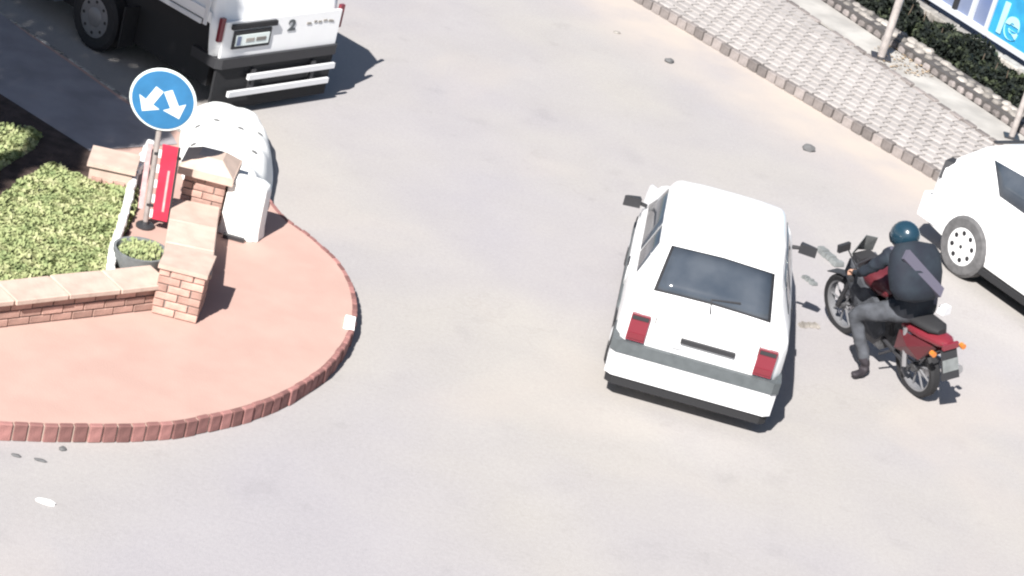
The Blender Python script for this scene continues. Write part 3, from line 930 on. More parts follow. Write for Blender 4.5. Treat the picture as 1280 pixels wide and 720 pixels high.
b = MB(); b.box((0, 1.98, 0.17), (1.5, 3.1, 0.08), M['black']); b.build('floor_pan', rc)

# ------------------------------------------------------------ the white truck at the top left
VAN = [(0.00, .88, .66, .98, 1.02, .80), (.05, .92, .62, 1.04, 1.10, .82), (.10, .94, .62, 1.06, 1.30, .82), (.14, .94, .95, 1.10, 1.46, .86), (.22, .945, .96, 1.12, 1.60, .88), (.45, .945, .96, 1.12, 1.72, .89),
       (2.1, .945, .96, 1.12, 1.76, .89), (2.3, .94, .96, 1.12, 1.70, .88)]
CAB = [(2.52, .90, .30, 1.05, 1.60, .76), (2.60, .96, .24, 1.08, 1.80, .78), (3.6, .96, .22, 1.06, 1.86, .77), (4.2, .96, .24, 1.02, 1.74, .76), (4.9, .94, .28, .98, 1.06, .80), (5.3, .86, .36, .8, .83, .7)]
vb = G(406, 122)
hv = math.radians(145)
fv = Vector((math.cos(hv), math.sin(hv))); rv = Vector((fv.y, -fv.x))
org = Vector((vb.x, vb.y)) - rv * 0.93
van = empty('truck', (org.x, org.y, 0), hv - PI / 2)
tag(van, 'small white truck seen from behind at the top, half in tree shade', 'truck')
car_shell(VAN, M['white'], [], van, 'load_body')
cab = car_shell(CAB, M['greypaint'], [(4.45, 0.38)], van, 'cab')
top_panel(VAN, 0.112, 0.136, 0.90, 0.88, M['glass'], 'rear_window', van)
for sx in (-1, 1):
    side_panel(CAB, ((2.9, .10), (4.5, .10), (4.1, .85), (2.9, .85)), sx, M['glass'], 'side_window', cab)
    b = MB(); b.box((sx * 0.885, 0.012, 0.98), (0.06, 0.04, 0.26), M['darkred']); b.build('tail_lamp', van)
    b = MB(); b.box((sx * 0.947, 0.20, 1.28), (0.014, 0.05, 0.62), M['whitetrim']); b.build('corner_strip', van)
    b = MB(); b.box((sx * 0.952, 1.25, 0.985), (0.02, 2.0, 0.05), M['whitetrim']); b.build('side_rail', van)
    b = MB(); b.box((sx * 0.86, 1.38, 0.45), (0.20, 0.02, 0.46), M['black']); b.build('mudflap', van)
    b = MB(); b.box((sx * 1.01, 4.2, 1.20), (0.10, 0.08, 0.20), M['darkplastic']); b.build('door_mirror', cab)
for y in (1.85, 4.45):
    for sx in (-1, 1): wheel(van, sx * 0.84, y, 0.37, 0.20, sx, 'plain', 'wheelgrey')
b = MB(); b.box((0, -0.012, 0.87), (1.72, 0.03, 0.40), M['white']); tg = b.build('tailgate', van)
b = MB(); b.box((-0.46, -0.034, 0.865), (0.54, 0.02, 0.20), M['darkplastic']); pf = b.build('plate_frame', tg)
b = MB(); b.box((-0.46, -0.048, 0.86), (0.48, 0.012, 0.12), M['signwhite']); pt = b.build('number_plate', pf)
b = MB(); b.box((-0.66, -0.056, 0.86), (0.05, 0.006, 0.10), M['boardblue']); b.box((-0.50, -0.056, 0.86), (0.12, 0.006, 0.04), M['palestone']); b.box((-0.34, -0.056, 0.86), (0.14, 0.006, 0.04), M['palestone']); b.pieces('plate_mark', pt)
b = MB(); b.box((-0.46, -0.040, 1.02), (0.64, 0.05, 0.055), M['black']); b.build('plate_light_strip', tg)
# worn lettering on the right of the tailgate
def text(s, size, m, parent, loc, rot, name, ext=0.004, sx=1.0):
    cu = bpy.data.curves.new(name, 'FONT'); cu.body = s; cu.size = size; cu.extrude = ext; cu.offset = 0.004 * size / 0.12
    tmp = bpy.data.objects.new('tmp', cu); COL.objects.link(tmp)
    dg = bpy.context.evaluated_depsgraph_get()
    me = bpy.data.meshes.new_from_object(tmp.evaluated_get(dg))
    bpy.data.objects.remove(tmp)
    me.materials.clear(); me.materials.append(m)
    o = inst(me, name, parent, loc, rot, (sx, 1, 1))
    return o
text('2', 0.17, M['greyplastic'], tg, (0.06, -0.032, 0.90), (PI / 2, 0, 0), 'lettering', sx=1.3)
b = MB()
for k, (x, w, z, h) in enumerate([(0.33, .07, .77, .03), (0.36, .02, .76, .07), (0.43, .05, .80, .02), (0.50, .06, .78, .02), (0.58, .07, .80, .018), (0.66, .06, .775, .03), (0.70, .03, .755, .05)]):
    b.box((x + 0.04, -0.031, 0.955 + (z - .77) * .4), (w * .8, 0.008, .022), M['palestone'])
b.pieces('badge_strip', tg)
bpv = MB(); ubox(bpv, 0.90, -0.07, 0, 0.56, 0.67, M['darkplastic']); bo = bpv.build('rear_bumper', van)
b = MB(); b.box((0.20, -0.09, 0.44), (1.30, 0.035, 0.06), M['whitetrim']); b.build('step_bar', bo)
b = MB(); b.box((0.05, -0.09, 0.27), (1.50, 0.035, 0.06), M['whitetrim']); b.build('step_bar', bo)
b = MB()
for x in (-.35, .55): b.box((x, -0.05, 0.36), (0.05, 0.05, 0.30), M['darkmetal'])
b.pieces('step_bracket', bo)
b = MB(); b.box((0, -0.01, 0.33), (1.74, 0.03, 0.52), M['black']); b.build('shade_panel', bo)  # black panel added to darken the ground under and behind the tail
b = MB(); b.box((0, 2.55, 0.56), (1.50, 4.7, 0.62), M['black']); b.build('chassis_shade_fill', van)  # truck frame enlarged to a solid black box, standing in for shade beneath
b = MB(); b.box((0, 5.32, 0.45), (1.6, 0.10, 0.24), M['darkplastic']); b.build('front_bumper', van)

# ------------------------------------------------------------ motorcycle
mo = G(1166, 511)
TILT = math.radians(-14)
YAW = math.radians(34)
bike = empty('motorcycle', (mo.x, mo.y, 0), rot=(0, TILT, YAW))
tag(bike, 'dark motorcycle with red tail leaning over beside the white hatchback', 'motorcycle')
def bike_wheel(y, r, name):
    e = MB(); e.lathe([(r * 0.80, -0.045), (r * 0.94, -0.055), (r, -0.03), (r, 0.03), (r * 0.94, 0.055), (r * 0.80, 0.045)], M['black'], 32, 'x', closed=True)
    w = e.build(name, bike, True); w.location = (0, y, r)
    e = MB(); e.lathe([(r * 0.74, -0.035), (r * 0.81, -0.042), (r * 0.81, 0.042), (r * 0.74, 0.035)], M['wheelgrey'], 32, 'x', closed=True)
    e.build('rim', w, True)
    e = MB()
    for k in range(9):
        a = 2 * PI * k / 9
        e.tube((0, 0, 0), (0, math.cos(a) * r * 0.77, math.sin(a) * r * 0.77), 0.013, 0.010, M['wheelgrey'], 6)
    e.tube((-0.07, 0, 0), (0.07, 0, 0), 0.045, 0.045, M['engine'], 14)
    e.pieces('spoke', w)
    e = MB(); e.tube((0.055, 0, 0), (0.06, 0, 0), r * 0.42, r * 0.42, M['chrome'], 20); e.build('brake_disc', w)
bike_wheel(0.31, 0.31, 'wheel'); bike_wheel(1.58, 0.31, 'wheel')
b = MB()
for sx in (-1, 1): b.path([(sx * .09, 1.58, .31), (sx * .09, 1.40, .72), (sx * .09, 1.30, .98)], .024, M['darkmetal'], 8)
b.pieces('fork_leg', bike, True)
b = MB(); b.path([(-.10, .31, .31), (-.10, .85, .40)], .022, M['darkmetal'], 8); b.path([(.10, .31, .31), (.10, .85, .40)], .022, M['darkmetal'], 8); b.pieces('swingarm', bike)
b = MB(); b.box((0, .95, .42), (.26, .36, .32), M['engine']); 
for k in range(5): b.box((0, 1.0, .55 + k * .022), (.30, .24, .010), M['engine'])
b.pieces('engine_block', bike)
def loft(rings, m, n=14):
    """rings: (y, z, half-width, half-height)"""
    b = MB(); vs = []
    for (y, z, hw, hh) in rings:
        for i in range(n):
            t = 2 * PI * i / n
            c_, s_ = math.cos(t), math.sin(t)
            vs.append((hw * math.copysign(abs(c_) ** .8, c_), y, z + hh * math.copysign(abs(s_) ** .8, s_)))
    fs = []
    for j in range(len(rings) - 1):
        for i in range(n): fs.append((j * n + i, j * n + (i + 1) % n, (j + 1) * n + (i + 1) % n, (j + 1) * n + i))
    fs += [tuple(range(n)), tuple(range((len(rings) - 1) * n, len(rings) * n))]
    b.add(vs, fs, m)
    return b
loft([(.78, .84, .07, .05), (.90, .88, .14, .10), (1.10, .90, .155, .12), (1.26, .88, .10, .08)], M['biketank']).build('fuel_tank', bike, True, 50)
loft([(.02, .86, .05, .03), (.10, .86, .11, .045), (.45, .82, .14, .05), (.70, .79, .13, .045), (.84, .82, .08, .04)], M['black']).build('seat', bike, True, 50)
tf = loft([(-.12, .80, .05, .03), (-.04, .79, .10, .055), (.20, .75, .13, .06), (.5, .70, .11, .06)], M['bikered']).build('tail_fairing', bike, True, 50)
b = MB(); b.box((0, -.125, .79), (.17, .03, .06), M['redlamp']); b.build('tail_lamp', tf)
b = MB()
b.add([(-.085, -.12, .74), (.085, -.12, .74), (.10, -.20, .46), (-.10, -.20, .46), (-.085, -.10, .74), (.085, -.10, .74), (.10, -.185, .46), (-.10, -.185, .46)],
      [(0, 1, 2, 3), (4, 7, 6, 5), (0, 4, 5, 1), (1, 5, 6, 2), (2, 6, 7, 3), (3, 7, 4, 0)], M['darkplastic'])
mg = b.build('mudguard', bike)
b = MB(); b.add([(-.09, -.150, .66), (.09, -.150, .66), (.09, -.185, .54), (-.09, -.185, .54)], [(0, 1, 2, 3)], M['drain']); pl = b.build('number_plate', mg)
b = MB()
for sx in (-1, 1):
    b.tube((sx * .08, -.08, .73), (sx * .19, -.09, .73), .008, .008, M['darkplastic'], 6)
    b.tube((sx * .17, -.12, .73), (sx * .17, -.07, .73), .028, .028, M['orange'], 8)
b.pieces('indicator', bike)
b = MB(); b.path([(.15, 1.05, .30), (.17, .6, .28), (.19, .10, .40)], .026, M['chrome'], 10); b.tube((.19, .42, .32), (.20, -.06, .43), .045, .05, M['chrome'], 12); b.pieces('exhaust', bike, True)
b = MB(); b.path([(-.37, 1.02, .99), (-.20, 1.18, 1.03), (0, 1.24, 1.02), (.20, 1.18, 1.03), (.37, 1.02, .99)], .013, M['darkmetal'], 8)
hb = b.build('handlebar', bike, True)
for sx in (-1, 1):
    b = MB(); b.tube((sx * .25, 1.13, 1.01), (sx * .39, 1.0, .985), .020, .020, M['black'], 10); b.build('grip', hb)
    b = MB(); b.path([(sx * .24, 1.15, 1.03), (sx * .32, 1.2, 1.22)], .007, M['darkmetal'], 6)
    b.box((sx * .37, 1.2, 1.25), (.14, .035, .08), M['darkplastic'], sx * -.1); b.build('mirror', hb)
b = MB(); b.box((0, 1.34, .88), (.26, .18, .26), M['darkplastic'], 0, .75); b.build('headlamp_cowl', bike)
b = MB(); b.add([(-.06, 1.35, .66), (.06, 1.35, .66), (.06, 1.62, .65), (-.06, 1.62, .65), (.06, 1.85, .56), (-.06, 1.85, .56)], [(0, 1, 2, 3), (3, 2, 4, 5)], M['darkplastic'])
fm = b.build('front_mudguard', bike); sd = fm.modifiers.new('t', 'SOLIDIFY'); sd.thickness = .01
for sx in (-1, 1):
    b = MB()
    pr = [(.72, .50), (.80, .74), (1.10, .84), (1.38, .98), (1.46, .80), (1.30, .52), (1.0, .34), (.82, .36)]
    vs = [(sx * (.15 + .02 * math.sin(k)), y, z) for k, (y, z) in enumerate(pr)] + [(sx * .12, y, z) for y, z in pr] + [(sx * .20, 1.08, .60)]
    k = len(pr)
    b.add(vs, [(i, (i + 1) % k, 2 * k) for i in range(k)] + [(i, (i + 1) % k, k + (i + 1) % k, k + i) for i in range(k)] + [tuple(range(k, 2 * k))], M['trousers'])
    b.build('side_fairing', bike)
    b = MB()
    b.add([(sx * .10, .0, .74), (sx * .13, .50, .66), (sx * .15, .52, .44), (sx * .13, .16, .50), (sx * .19, .28, .60), (sx * .06, .0, .70), (sx * .08, .50, .62), (sx * .08, .52, .44), (sx * .08, .16, .50)],
          [(0, 1, 4), (1, 2, 4), (2, 3, 4), (3, 0, 4), (5, 8, 7, 6), (0, 5, 6, 1), (1, 6, 7, 2), (2, 7, 8, 3), (3, 8, 5, 0)], M['biketank'])
    b.build('side_cover', bike)
b = MB(); b.add([(-.13, 1.40, 1.0), (.13, 1.40, 1.0), (.10, 1.30, 1.20), (-.10, 1.30, 1.20), (0, 1.47, 1.0), (0, 1.36, 1.22)], [(0, 4, 5, 3), (4, 1, 2, 5)], M['drain'])
ws = b.build('windshield', bike); sd = ws.modifiers.new('t', 'SOLIDIFY'); sd.thickness = .006
b = MB(); b.path([(-.24, .62, .33), (.24, .62, .33)], .014, M['darkmetal'], 8); b.build('footpeg', bike)
b = MB(); b.path([(0, 1.22, .90), (0, .8, .70), (0, .75, .40)], .022, M['darkmetal'], 8); b.path([(0, .8, .72), (0, .0, .76)], .020, M['darkmetal'], 8); b.pieces('frame_tube', bike)
b = MB()
for sx in (-1, 1): b.path([(sx * .14, .34, .33), (sx * .12, .42, .72)], .026, M['chrome'], 8)
b.pieces('shock_absorber', bike)

# ------------------------------------------------------------ rider: one skinned body
def skin_mesh(name, joints, bones, root_i=0, sub=2):
    me = bpy.data.meshes.new(name)
    me.from_pydata([j[0] for j in joints], bones, [])
    o = bpy.data.objects.new(name, me); COL.objects.link(o)
    o.modifiers.new('skin', 'SKIN')
    if not me.skin_vertices:
        bm = bmesh.new(); bm.from_mesh(me); bm.verts.layers.skin.verify(); bm.to_mesh(me); bm.free()
    for i, sv in enumerate(me.skin_vertices[0].data):
        r = joints[i][1]
        sv.radius = r if isinstance(r, tuple) else (r, r)
        sv.use_root = (i == root_i)
    ss = o.modifiers.new('sub', 'SUBSURF'); ss.levels = sub; ss.render_levels = sub
    dg = bpy.context.evaluated_depsgraph_get()
    out = bpy.data.meshes.new_from_object(o.evaluated_get(dg))
    bpy.data.objects.remove(o)
    for p in out.polygons: p.use_smooth = True
    return out
def tiltp(x, y, z):
    return (x * math.cos(TILT) + z * math.sin(TILT), y, z * math.cos(TILT) - x * math.sin(TILT))
gl, gr = tiltp(-.33, 1.07, 1.01), tiltp(.33, 1.07, 1.01)
J = []; Bn = []
def j(p, r, parent=None):
    J.append((p, r)); k = len(J) - 1
    if parent is not None: Bn.append((parent, k))
    return k
pelv = j((-.21, .36, .90), (.19, .16))
waist = j((-.27, .42, 1.05), (.19, .16), pelv)
chest = j((-.39, .50, 1.22), (.235, .17), waist)
upch = j((-.42, .60, 1.34), (.18, .13), chest)
neck = j((-.40, .67, 1.40), .065, upch)
head = j((-.405, .72, 1.46), .085, neck)
for sx, hand in ((-1, gl), (1, gr)):
    sh = j((-.42 + sx * .22, .60, 1.33), .085, upch)
    el = ((-.34 + sx * .40 + hand[0]) / 2 + sx * .04, .76, 1.10)
    e1 = j(el, .056, sh)
    w = Vector(hand) - (Vector(hand) - Vector(el)).normalized() * .09
    wr = j(tuple(w), .034, e1)
    pm = j((hand[0], hand[1] - .03, hand[2] + .03), (.038, .022), wr)
    for q, (dx, ln) in enumerate([(-.03, .036), (-.01, .042), (.01, .040), (.03, .032)]):
        f1 = j((hand[0] + dx, hand[1] + .015, hand[2] + .040), .010, pm)
        f2 = j((hand[0] + dx, hand[1] + .015 + ln * .6, hand[2] + .012), .009, f1)
        f3 = j((hand[0] + dx, hand[1] + .020, hand[2] - .024), .008, f2)
    th = j((hand[0] - sx * .045, hand[1] - .01, hand[2] + .005), .011, pm)
    j((hand[0] - sx * .052, hand[1] + .012, hand[2] - .02), .009, th)
# right leg on the peg
pg = tiltp(.22, .62, .35)
hr = j((-.11, .42, .86), .115, pelv)
kr = j((.10, .86, .74), .075, hr)
ar = j((pg[0] + .0, pg[1] - .08, pg[2] + .10), .050, kr)
hr2 = j((pg[0] + .01, pg[1] - .10, pg[2] + .04), .046, ar)
j((pg[0] + .03, pg[1] + .13, pg[2] + .02), .036, hr2)
# left leg thrown out to the road
hl = j((-.32, .42, .85), .125, pelv)
kl = j((-.60, .84, .60), .092, hl)
FT = Vector((-.44, .64, .05))
al = j((FT.x + .03, FT.y + .02, .15), .055, kl)
al2 = j((FT.x + .04, FT.y, .06), .048, al)
j((FT.x - .15, FT.y - .06, .042), .038, al2)
rm = skin_mesh('person', J, Bn)
for mm in ('jacket', 'trousers', 'shoe', 'skin', 'band'): rm.materials.append(M[mm])
gcx = [Vector(gl), Vector(gr)]
for v in rm.vertices:
    if min((v.co - g_).length for g_ in gcx) > .10:
        c = v.co
        f = mn.noise(Vector((c.x * 9, c.y * 9, c.z * 22))) * .018 + mn.noise(Vector((c.x * 24, c.y * 24, c.z * 40))) * .006
        v.co = c + v.normal * f
for p in rm.polygons:
    c = p.center
    if min((c - g_).length for g_ in gcx) < .075: k = 3
    elif (c - Vector((FT.x - .03, FT.y - .02, .04))).length < .16 or (c - Vector((pg[0] + .01, pg[1], pg[2] + .03))).length < .15: k = 2
    elif c.z < .84 or (c.z < .92 and abs(c.x + .21) > .16 and c.y < .95 and c.y > .3 and c.z < .88): k = 1
    elif (c - Vector((-.405, .73, 1.48))).length < .11: k = 3
    elif c.z > 0.9 and abs((c.z - 1.13) + (c.x + .25) * 0.9) < 0.05: k = 4
    else: k = 0
    p.material_index = k
rider = bpy.data.objects.new('person', rm); COL.objects.link(rider)
rider.location = (mo.x, mo.y, 0); rider.rotation_euler = (0, 0, YAW)
tag(rider, 'motorcycle rider in dark jacket with large backpack, left foot down on the road', 'person')
# helmet with visor; face under it
hm = MB()
prof = []
vs = []; fs = []
R_, n_ = 10, 20
for i in range(R_ + 1):
    ph = PI * i / R_ * 0.86
    for k in range(n_):
        t = 2 * PI * k / n_
        vs.append((.135 * math.sin(ph) * math.cos(t), .160 * math.sin(ph) * math.sin(t), .145 * math.cos(ph)))
for i in range(R_):
    for k in range(n_): fs.append((i * n_ + k, i * n_ + (k + 1) % n_, (i + 1) * n_ + (k + 1) % n_, (i + 1) * n_ + k))
hm.add(vs, fs, M['helmet'])
helm = hm.build('helmet', rider, True, 80)
helm.location = (-.405, .72, 1.50); helm.rotation_euler = (math.radians(-30), math.radians(-10), math.radians(8))
vz = MB(); vs = []; fs = []
for i in range(5):
    ph = PI * (.38 + .055 * i)
    for k in range(9):
        t = PI * (.22 + .56 * k / 8)
        vs.append((.140 * math.sin(ph) * math.cos(t), .166 * math.sin(ph) * math.sin(t), .150 * math.cos(ph)))
for i in range(4):
    for k in range(8): fs.append((i * 9 + k, i * 9 + k + 1, (i + 1) * 9 + k + 1, (i + 1) * 9 + k))
vz.add(vs, fs, M['glass']); vz.build('visor', helm, True)
sb_ = MB(); sb_.lathe([(.137, -.02), (.142, .0), (.137, .02)], M['band'], 20, 'z', closed=False)

# backpack
bk = MB(); vs = []; fs = []
for jn in range(7):
    ph = -PI / 2 + PI * jn / 6
    for k in range(16):
        t = 2 * PI * k / 16
        f_ = lambda v, e: math.copysign(abs(v) ** e, v)
        vs.append((.215 * f_(math.cos(ph), .5) * f_(math.cos(t), .7), .13 * f_(math.cos(ph), .5) * f_(math.sin(t), .7), .245 * f_(math.sin(ph), .8)))
for jn in range(6):
    for k in range(16): fs.append((jn * 16 + k, jn * 16 + (k + 1) % 16, (jn + 1) * 16 + (k + 1) % 16, (jn + 1) * 16 + k))
bk.add(vs, fs, M['jacket']); bpk = bk.build('backpack', rider, True, 80)
bpk.location = (-.47, .36, 1.30); bpk.scale = (1.30, 1.25, 1.2); bpk.rotation_euler = (math.radians(-28), 0, 0)
sp = MB()
sp.add([(-.20, -.118, .10), (-.16, -.135, .17), (.16, -.138, -.13), (.13, -.135, -.20), (-.20, -.09, .10), (-.16, -.09, .17), (.16, -.09, -.13), (.13, -.09, -.20)],
       [(0, 1, 2, 3), (4, 7, 6, 5), (0, 4, 5, 1), (1, 5, 6, 2), (2, 6, 7, 3), (3, 7, 4, 0)], M['band'])
sp.build('strap', bpk)
# a white bag at the rider's waist
b = MB(); b.box((-.10, .20, .98), (.12, .08, .08), M['whitetrim'], .3, .85); wb = b.build('waist_bag', rider)

# broken trim lying between car and motorcycle
def debris(px, py, size, rz, label, m, name, group):
    p = G(px, py)
    d = MB()
    n = 6
    for k in range(n):
        x0 = -size[0] / 2 + size[0] * k / n
        d.box((x0 + size[0] / n / 2, random.uniform(-.008, .008), size[2] / 2 + (k % 2) * .006), (size[0] / n * .94, size[1] * random.uniform(.7, 1.1), size[2]), M[m], random.uniform(-.1, .1), .8)
    o = d.build(name, None, loc=(p.x, p.y, 0), rz=rz)
    return tag(o, label, 'debris', group)
debris(1012, 352, (.20, .08, .03), -0.9, 'short thin grey shard on the road just right of the hatchback', 'drain', 'plastic_shard', None)
debris(1010, 408, (.22, .10, .03), 0.5, 'flat pale grey shard on the road beside the hatchback rear wheel', 'wallstone', 'plastic_shard', None)
debris(1036, 323, (.42, .13, .05), -1.05, 'long ribbed grey trim strip lying on the road right of the car mirror', 'drain', 'trim_strip', None)

# ------------------------------------------------------------ right pavement
A = G(790, 0); A.z = 0
Bq = G(1150, 215)
U = Vector((Bq.x - A.x, Bq.y - A.y)).normalized()
N = Vector((-U.y, U.x))
if N.x < 0: N = -N
ua = math.atan2(U.y, U.x)
def R2(al, off): 
    q = Vector((A.x, A.y)) + U * al + N * off
    return (q.x, q.y)
RZ = 0.13
mb = MB()
mb.prism([R2(-12, 0.09), R2(14, 0.09), R2(14, 40), R2(-12, 40)][::1], -0.02, RZ - 0.022, M['mortar_dark'])
rp = tag(mb.build('pavement'), kind='structure')
# kerb setts
km = bevel_box_mesh('kerb_stone', (0.155, 0.095, RZ + 0.008), M['sett'], 0.012)
al = -1.2
while al < 9.0:
    p = R2(al + .08, 0.05 + random.uniform(-.006, .006))
    inst(km, 'kerb_stone', rp, (p[0], p[1], RZ / 2 + random.uniform(-.012, .006)), (random.uniform(-.04, .04), random.uniform(-.03, .03), ua + random.uniform(-.05, .05)))
    al += 0.175
# pavers in running bond
pm = bevel_box_mesh('paver', (0.200, 0.150, 0.05), M['paver'], 0.008)
spots = []
row = 0
off = 0.105
while off < 2.95:
    al = -1.6 + (0.115 if row % 2 else 0)
    while al < 8.2:
        lim = 2.74 - 0.176 * al
        if off + 0.09 < lim:
            spots.append((al, off + 0.085))
        al += 0.232
    off += 0.180; row += 1
seen = []
rest = []
for al, of in spots:
    p = R2(al, of)
    # distance from the part of the pavement in view
    if -0.6 < al < 5.8 - 0.9 * 0 and len(seen) < 290: seen.append((al, of))
    else: rest.append((al, of))
for al, of in seen:
    p = R2(al, of)
    inst(pm, 'paver', rp, (p[0], p[1], RZ - 0.024 + random.uniform(-.003, .003)), (random.uniform(-.015, .015), random.uniform(-.015, .015), ua + random.uniform(-.025, .025)))
b = MB()
for al, of in rest:
    p = R2(al, of)
    b.box((p[0], p[1], RZ - 0.024 + random.uniform(-.003, .003)), (0.205, 0.155, 0.05), M['paver'], ua + random.uniform(-.02, .02), .96)
if rest:
    o = b.build('paving', rp); o['kind'] = 'stuff'
# frame of everything beyond the pavers, turned ten degrees from the kerb
V = Vector((math.cos(ua - math.radians(10) * 1), math.sin(ua - math.radians(10))))
NV = Vector((-V.y, V.x))
if NV.x < 0: NV = -NV
va = math.atan2(V.y, V.x)
O2 = Vector(R2(0, 3.42))
def R3(s, t):
    q = O2 + V * s + NV * t
    return (q.x, q.y)
def strip(name, s0, s1, t0, t1, z0, z1, m, parent=None):
    b = MB(); b.prism([R3(s0, t0), R3(s1, t0), R3(s1, t1), R3(s0, t1)], z0, z1, m)
    o = b.build(name, parent)
    return o
strip('concrete_band', -6, 10, -0.66, -0.02, 0.05, RZ + 0.004, M['concrete'], rp)
em2 = bevel_box_mesh('edging_block', (0.22, 0.09, 0.10), M['sett'], 0.01)
s = -2
while s < 8:
    p = R3(s, -0.69)
    inst(em2, 'edging_block', rp, (p[0], p[1], RZ - 0.03 + random.uniform(-.01, .01)), (0, 0, va + random.uniform(-.06, .06)))
    s += 0.27 if random.random() < .8 else 0.55
# low rubble wall of dark and pale stones
wall = empty('low_stone_wall', (O2.x, O2.y, RZ), va)
tag(wall, 'low wall of small pale stones along the far side of the grey pavement', 'wall')
sgn = 1 if (Vector((-math.sin(va), math.cos(va))).dot(NV) > 0) else -1
stm = [bevel_box_mesh('stone', (0.17, 0.13, 0.10), M['wallstone'], 0.03), bevel_box_mesh('stone', (0.13, 0.12, 0.09), M['wallstone'], 0.03)]
dkm = bevel_box_mesh('stone', (0.14, 0.10, 0.10), M['sett'], 0.025)
b = MB(); b.box((2, sgn * 0.22, 0.05), (16, 0.40, 0.10), M['mortar_dark']); b.build('core', wall)
s = -2.2
while s < 6.6:
    inst(dkm, 'stone', wall, (s, sgn * 0.04, 0.03), (random.uniform(-.2, .2), random.uniform(-.2, .2), random.uniform(-.4, .4)))
    for q in range(2):
        inst(stm[random.randrange(2)], 'stone', wall, (s + random.uniform(-.04, .04), sgn * (0.17 + q * .15), 0.08 + random.uniform(-.02, .03)), (random.uniform(-.15, .15), random.uniform(-.15, .15), random.uniform(-.5, .5)))
    s += 0.19
# dark hedge
def leaf_blob(name, s0, s1, t0, t1, z0, z1, n, m, parent=None):
    vs = []; fs = []
    for i in range(n):
        s = random.uniform(s0, s1)
        hh = z1 + 0.10 * math.sin(s * 3.1) + 0.06 * math.sin(s * 7.7)
        t = random.uniform(t0, t1); z = random.uniform(z0, hh)
        edge = 1 - abs((t - t0) / (t1 - t0) * 2 - 1)
        z = z0 + (z - z0) * (0.55 + 0.45 * min(1, edge * 3))
        p = R3(s, t)
        w = random.uniform(.02, .05)
        d1 = Vector((random.gauss(0, 1), random.gauss(0, 1), random.gauss(0, 1))).normalized() * w
        d2 = Vector((random.gauss(0, 1), random.gauss(0, 1), random.gauss(0, 1))).normalized() * w
        c = Vector((p[0], p[1], z)); k = len(vs)
        vs += [tuple(c - d1), tuple(c + d2), tuple(c + d1), tuple(c - d2 * .6)]
        fs.append((k, k + 1, k + 2, k + 3))
    me = bpy.data.meshes.new(name); me.from_pydata(vs, [], fs); me.materials.append(M[m])
    o = bpy.data.objects.new(name, me); COL.objects.link(o)
    if parent: o.parent = parent
    return o
strip('soil', -6, 9, 0.43, 1.42, 0.04, RZ + 0.006, M['soil'], rp)
hd_root = empty('hedge', (0, 0, 0))
tag(hd_root, 'dark low hedge running behind the stone wall at the top right', 'hedge')
leaf_blob('foliage', -3, 6, 0.50, 1.36, RZ, RZ + 0.27, 24000, 'hedge', hd_root)
b = MB()
for k in range(30):
    p = R3(-3 + k * .3, 0.98 + random.uniform(-.1, .1)); b.tube((p[0], p[1], RZ), (p[0] + random.uniform(-.05, .05), p[1], RZ + .3), .012, .006, M['bark'], 5)
b.pieces('stem', hd_root)
# pale kerb behind the hedge, then the shop boards
ck = empty('pale_kerb', (*R3(0, 1.45), RZ), va)
tag(ck, 'pale raised kerb between the dark hedge and the blue shop boards', 'kerb')
cm2 = bevel_box_mesh('kerb_stone', (0.48, 0.2, 0.22), M['palestone'], 0.02)
for k in range(22): inst(cm2, 'kerb_stone', ck, (-4 + k * .5, 0, .10 + random.uniform(-.008, .008)), (0, 0, random.uniform(-.02, .02)))
strip('forecourt', -6, 9, 1.56, 6, 0.04, RZ + 0.008, M['grey_pave'], rp)
board = empty('shop_board', (*R3(0, 1.85), RZ), va)
tag(board, 'long blue and cyan shop board with pale letters in the top right corner', 'sign')
fy = -sgn
b = MB(); b.box((1.2, 0, 1.15), (6.0, 0.06, 1.9), M['boardblue']); b.build('blue_panel', board)
b = MB(); b.box((2.85, fy * 0.05, 1.15), (1.6, 0.05, 1.9), M['boardcyan']); cy = b.build('cyan_panel', board)
for x in (0.9, 1.25, 1.62, 2.0):
    b = MB(); b.box((x, fy * 0.06, 1.15), (0.07, 0.05, 1.9), M['boardwhite'] if x != 1.25 else M['darkplastic']); b.build('upright', board)
b = MB(); b.box((1.2, fy * 0.05, 0.24), (6.0, 0.09, 0.08), M['boardwhite']); b.build('bottom_rail', board)
b = MB()
for x in (-1.6, 0.6, 3.6): b.box((x, 0, 0.12), (0.08, 0.06, 0.24), M['darkmetal'])
b.pieces('leg', board)

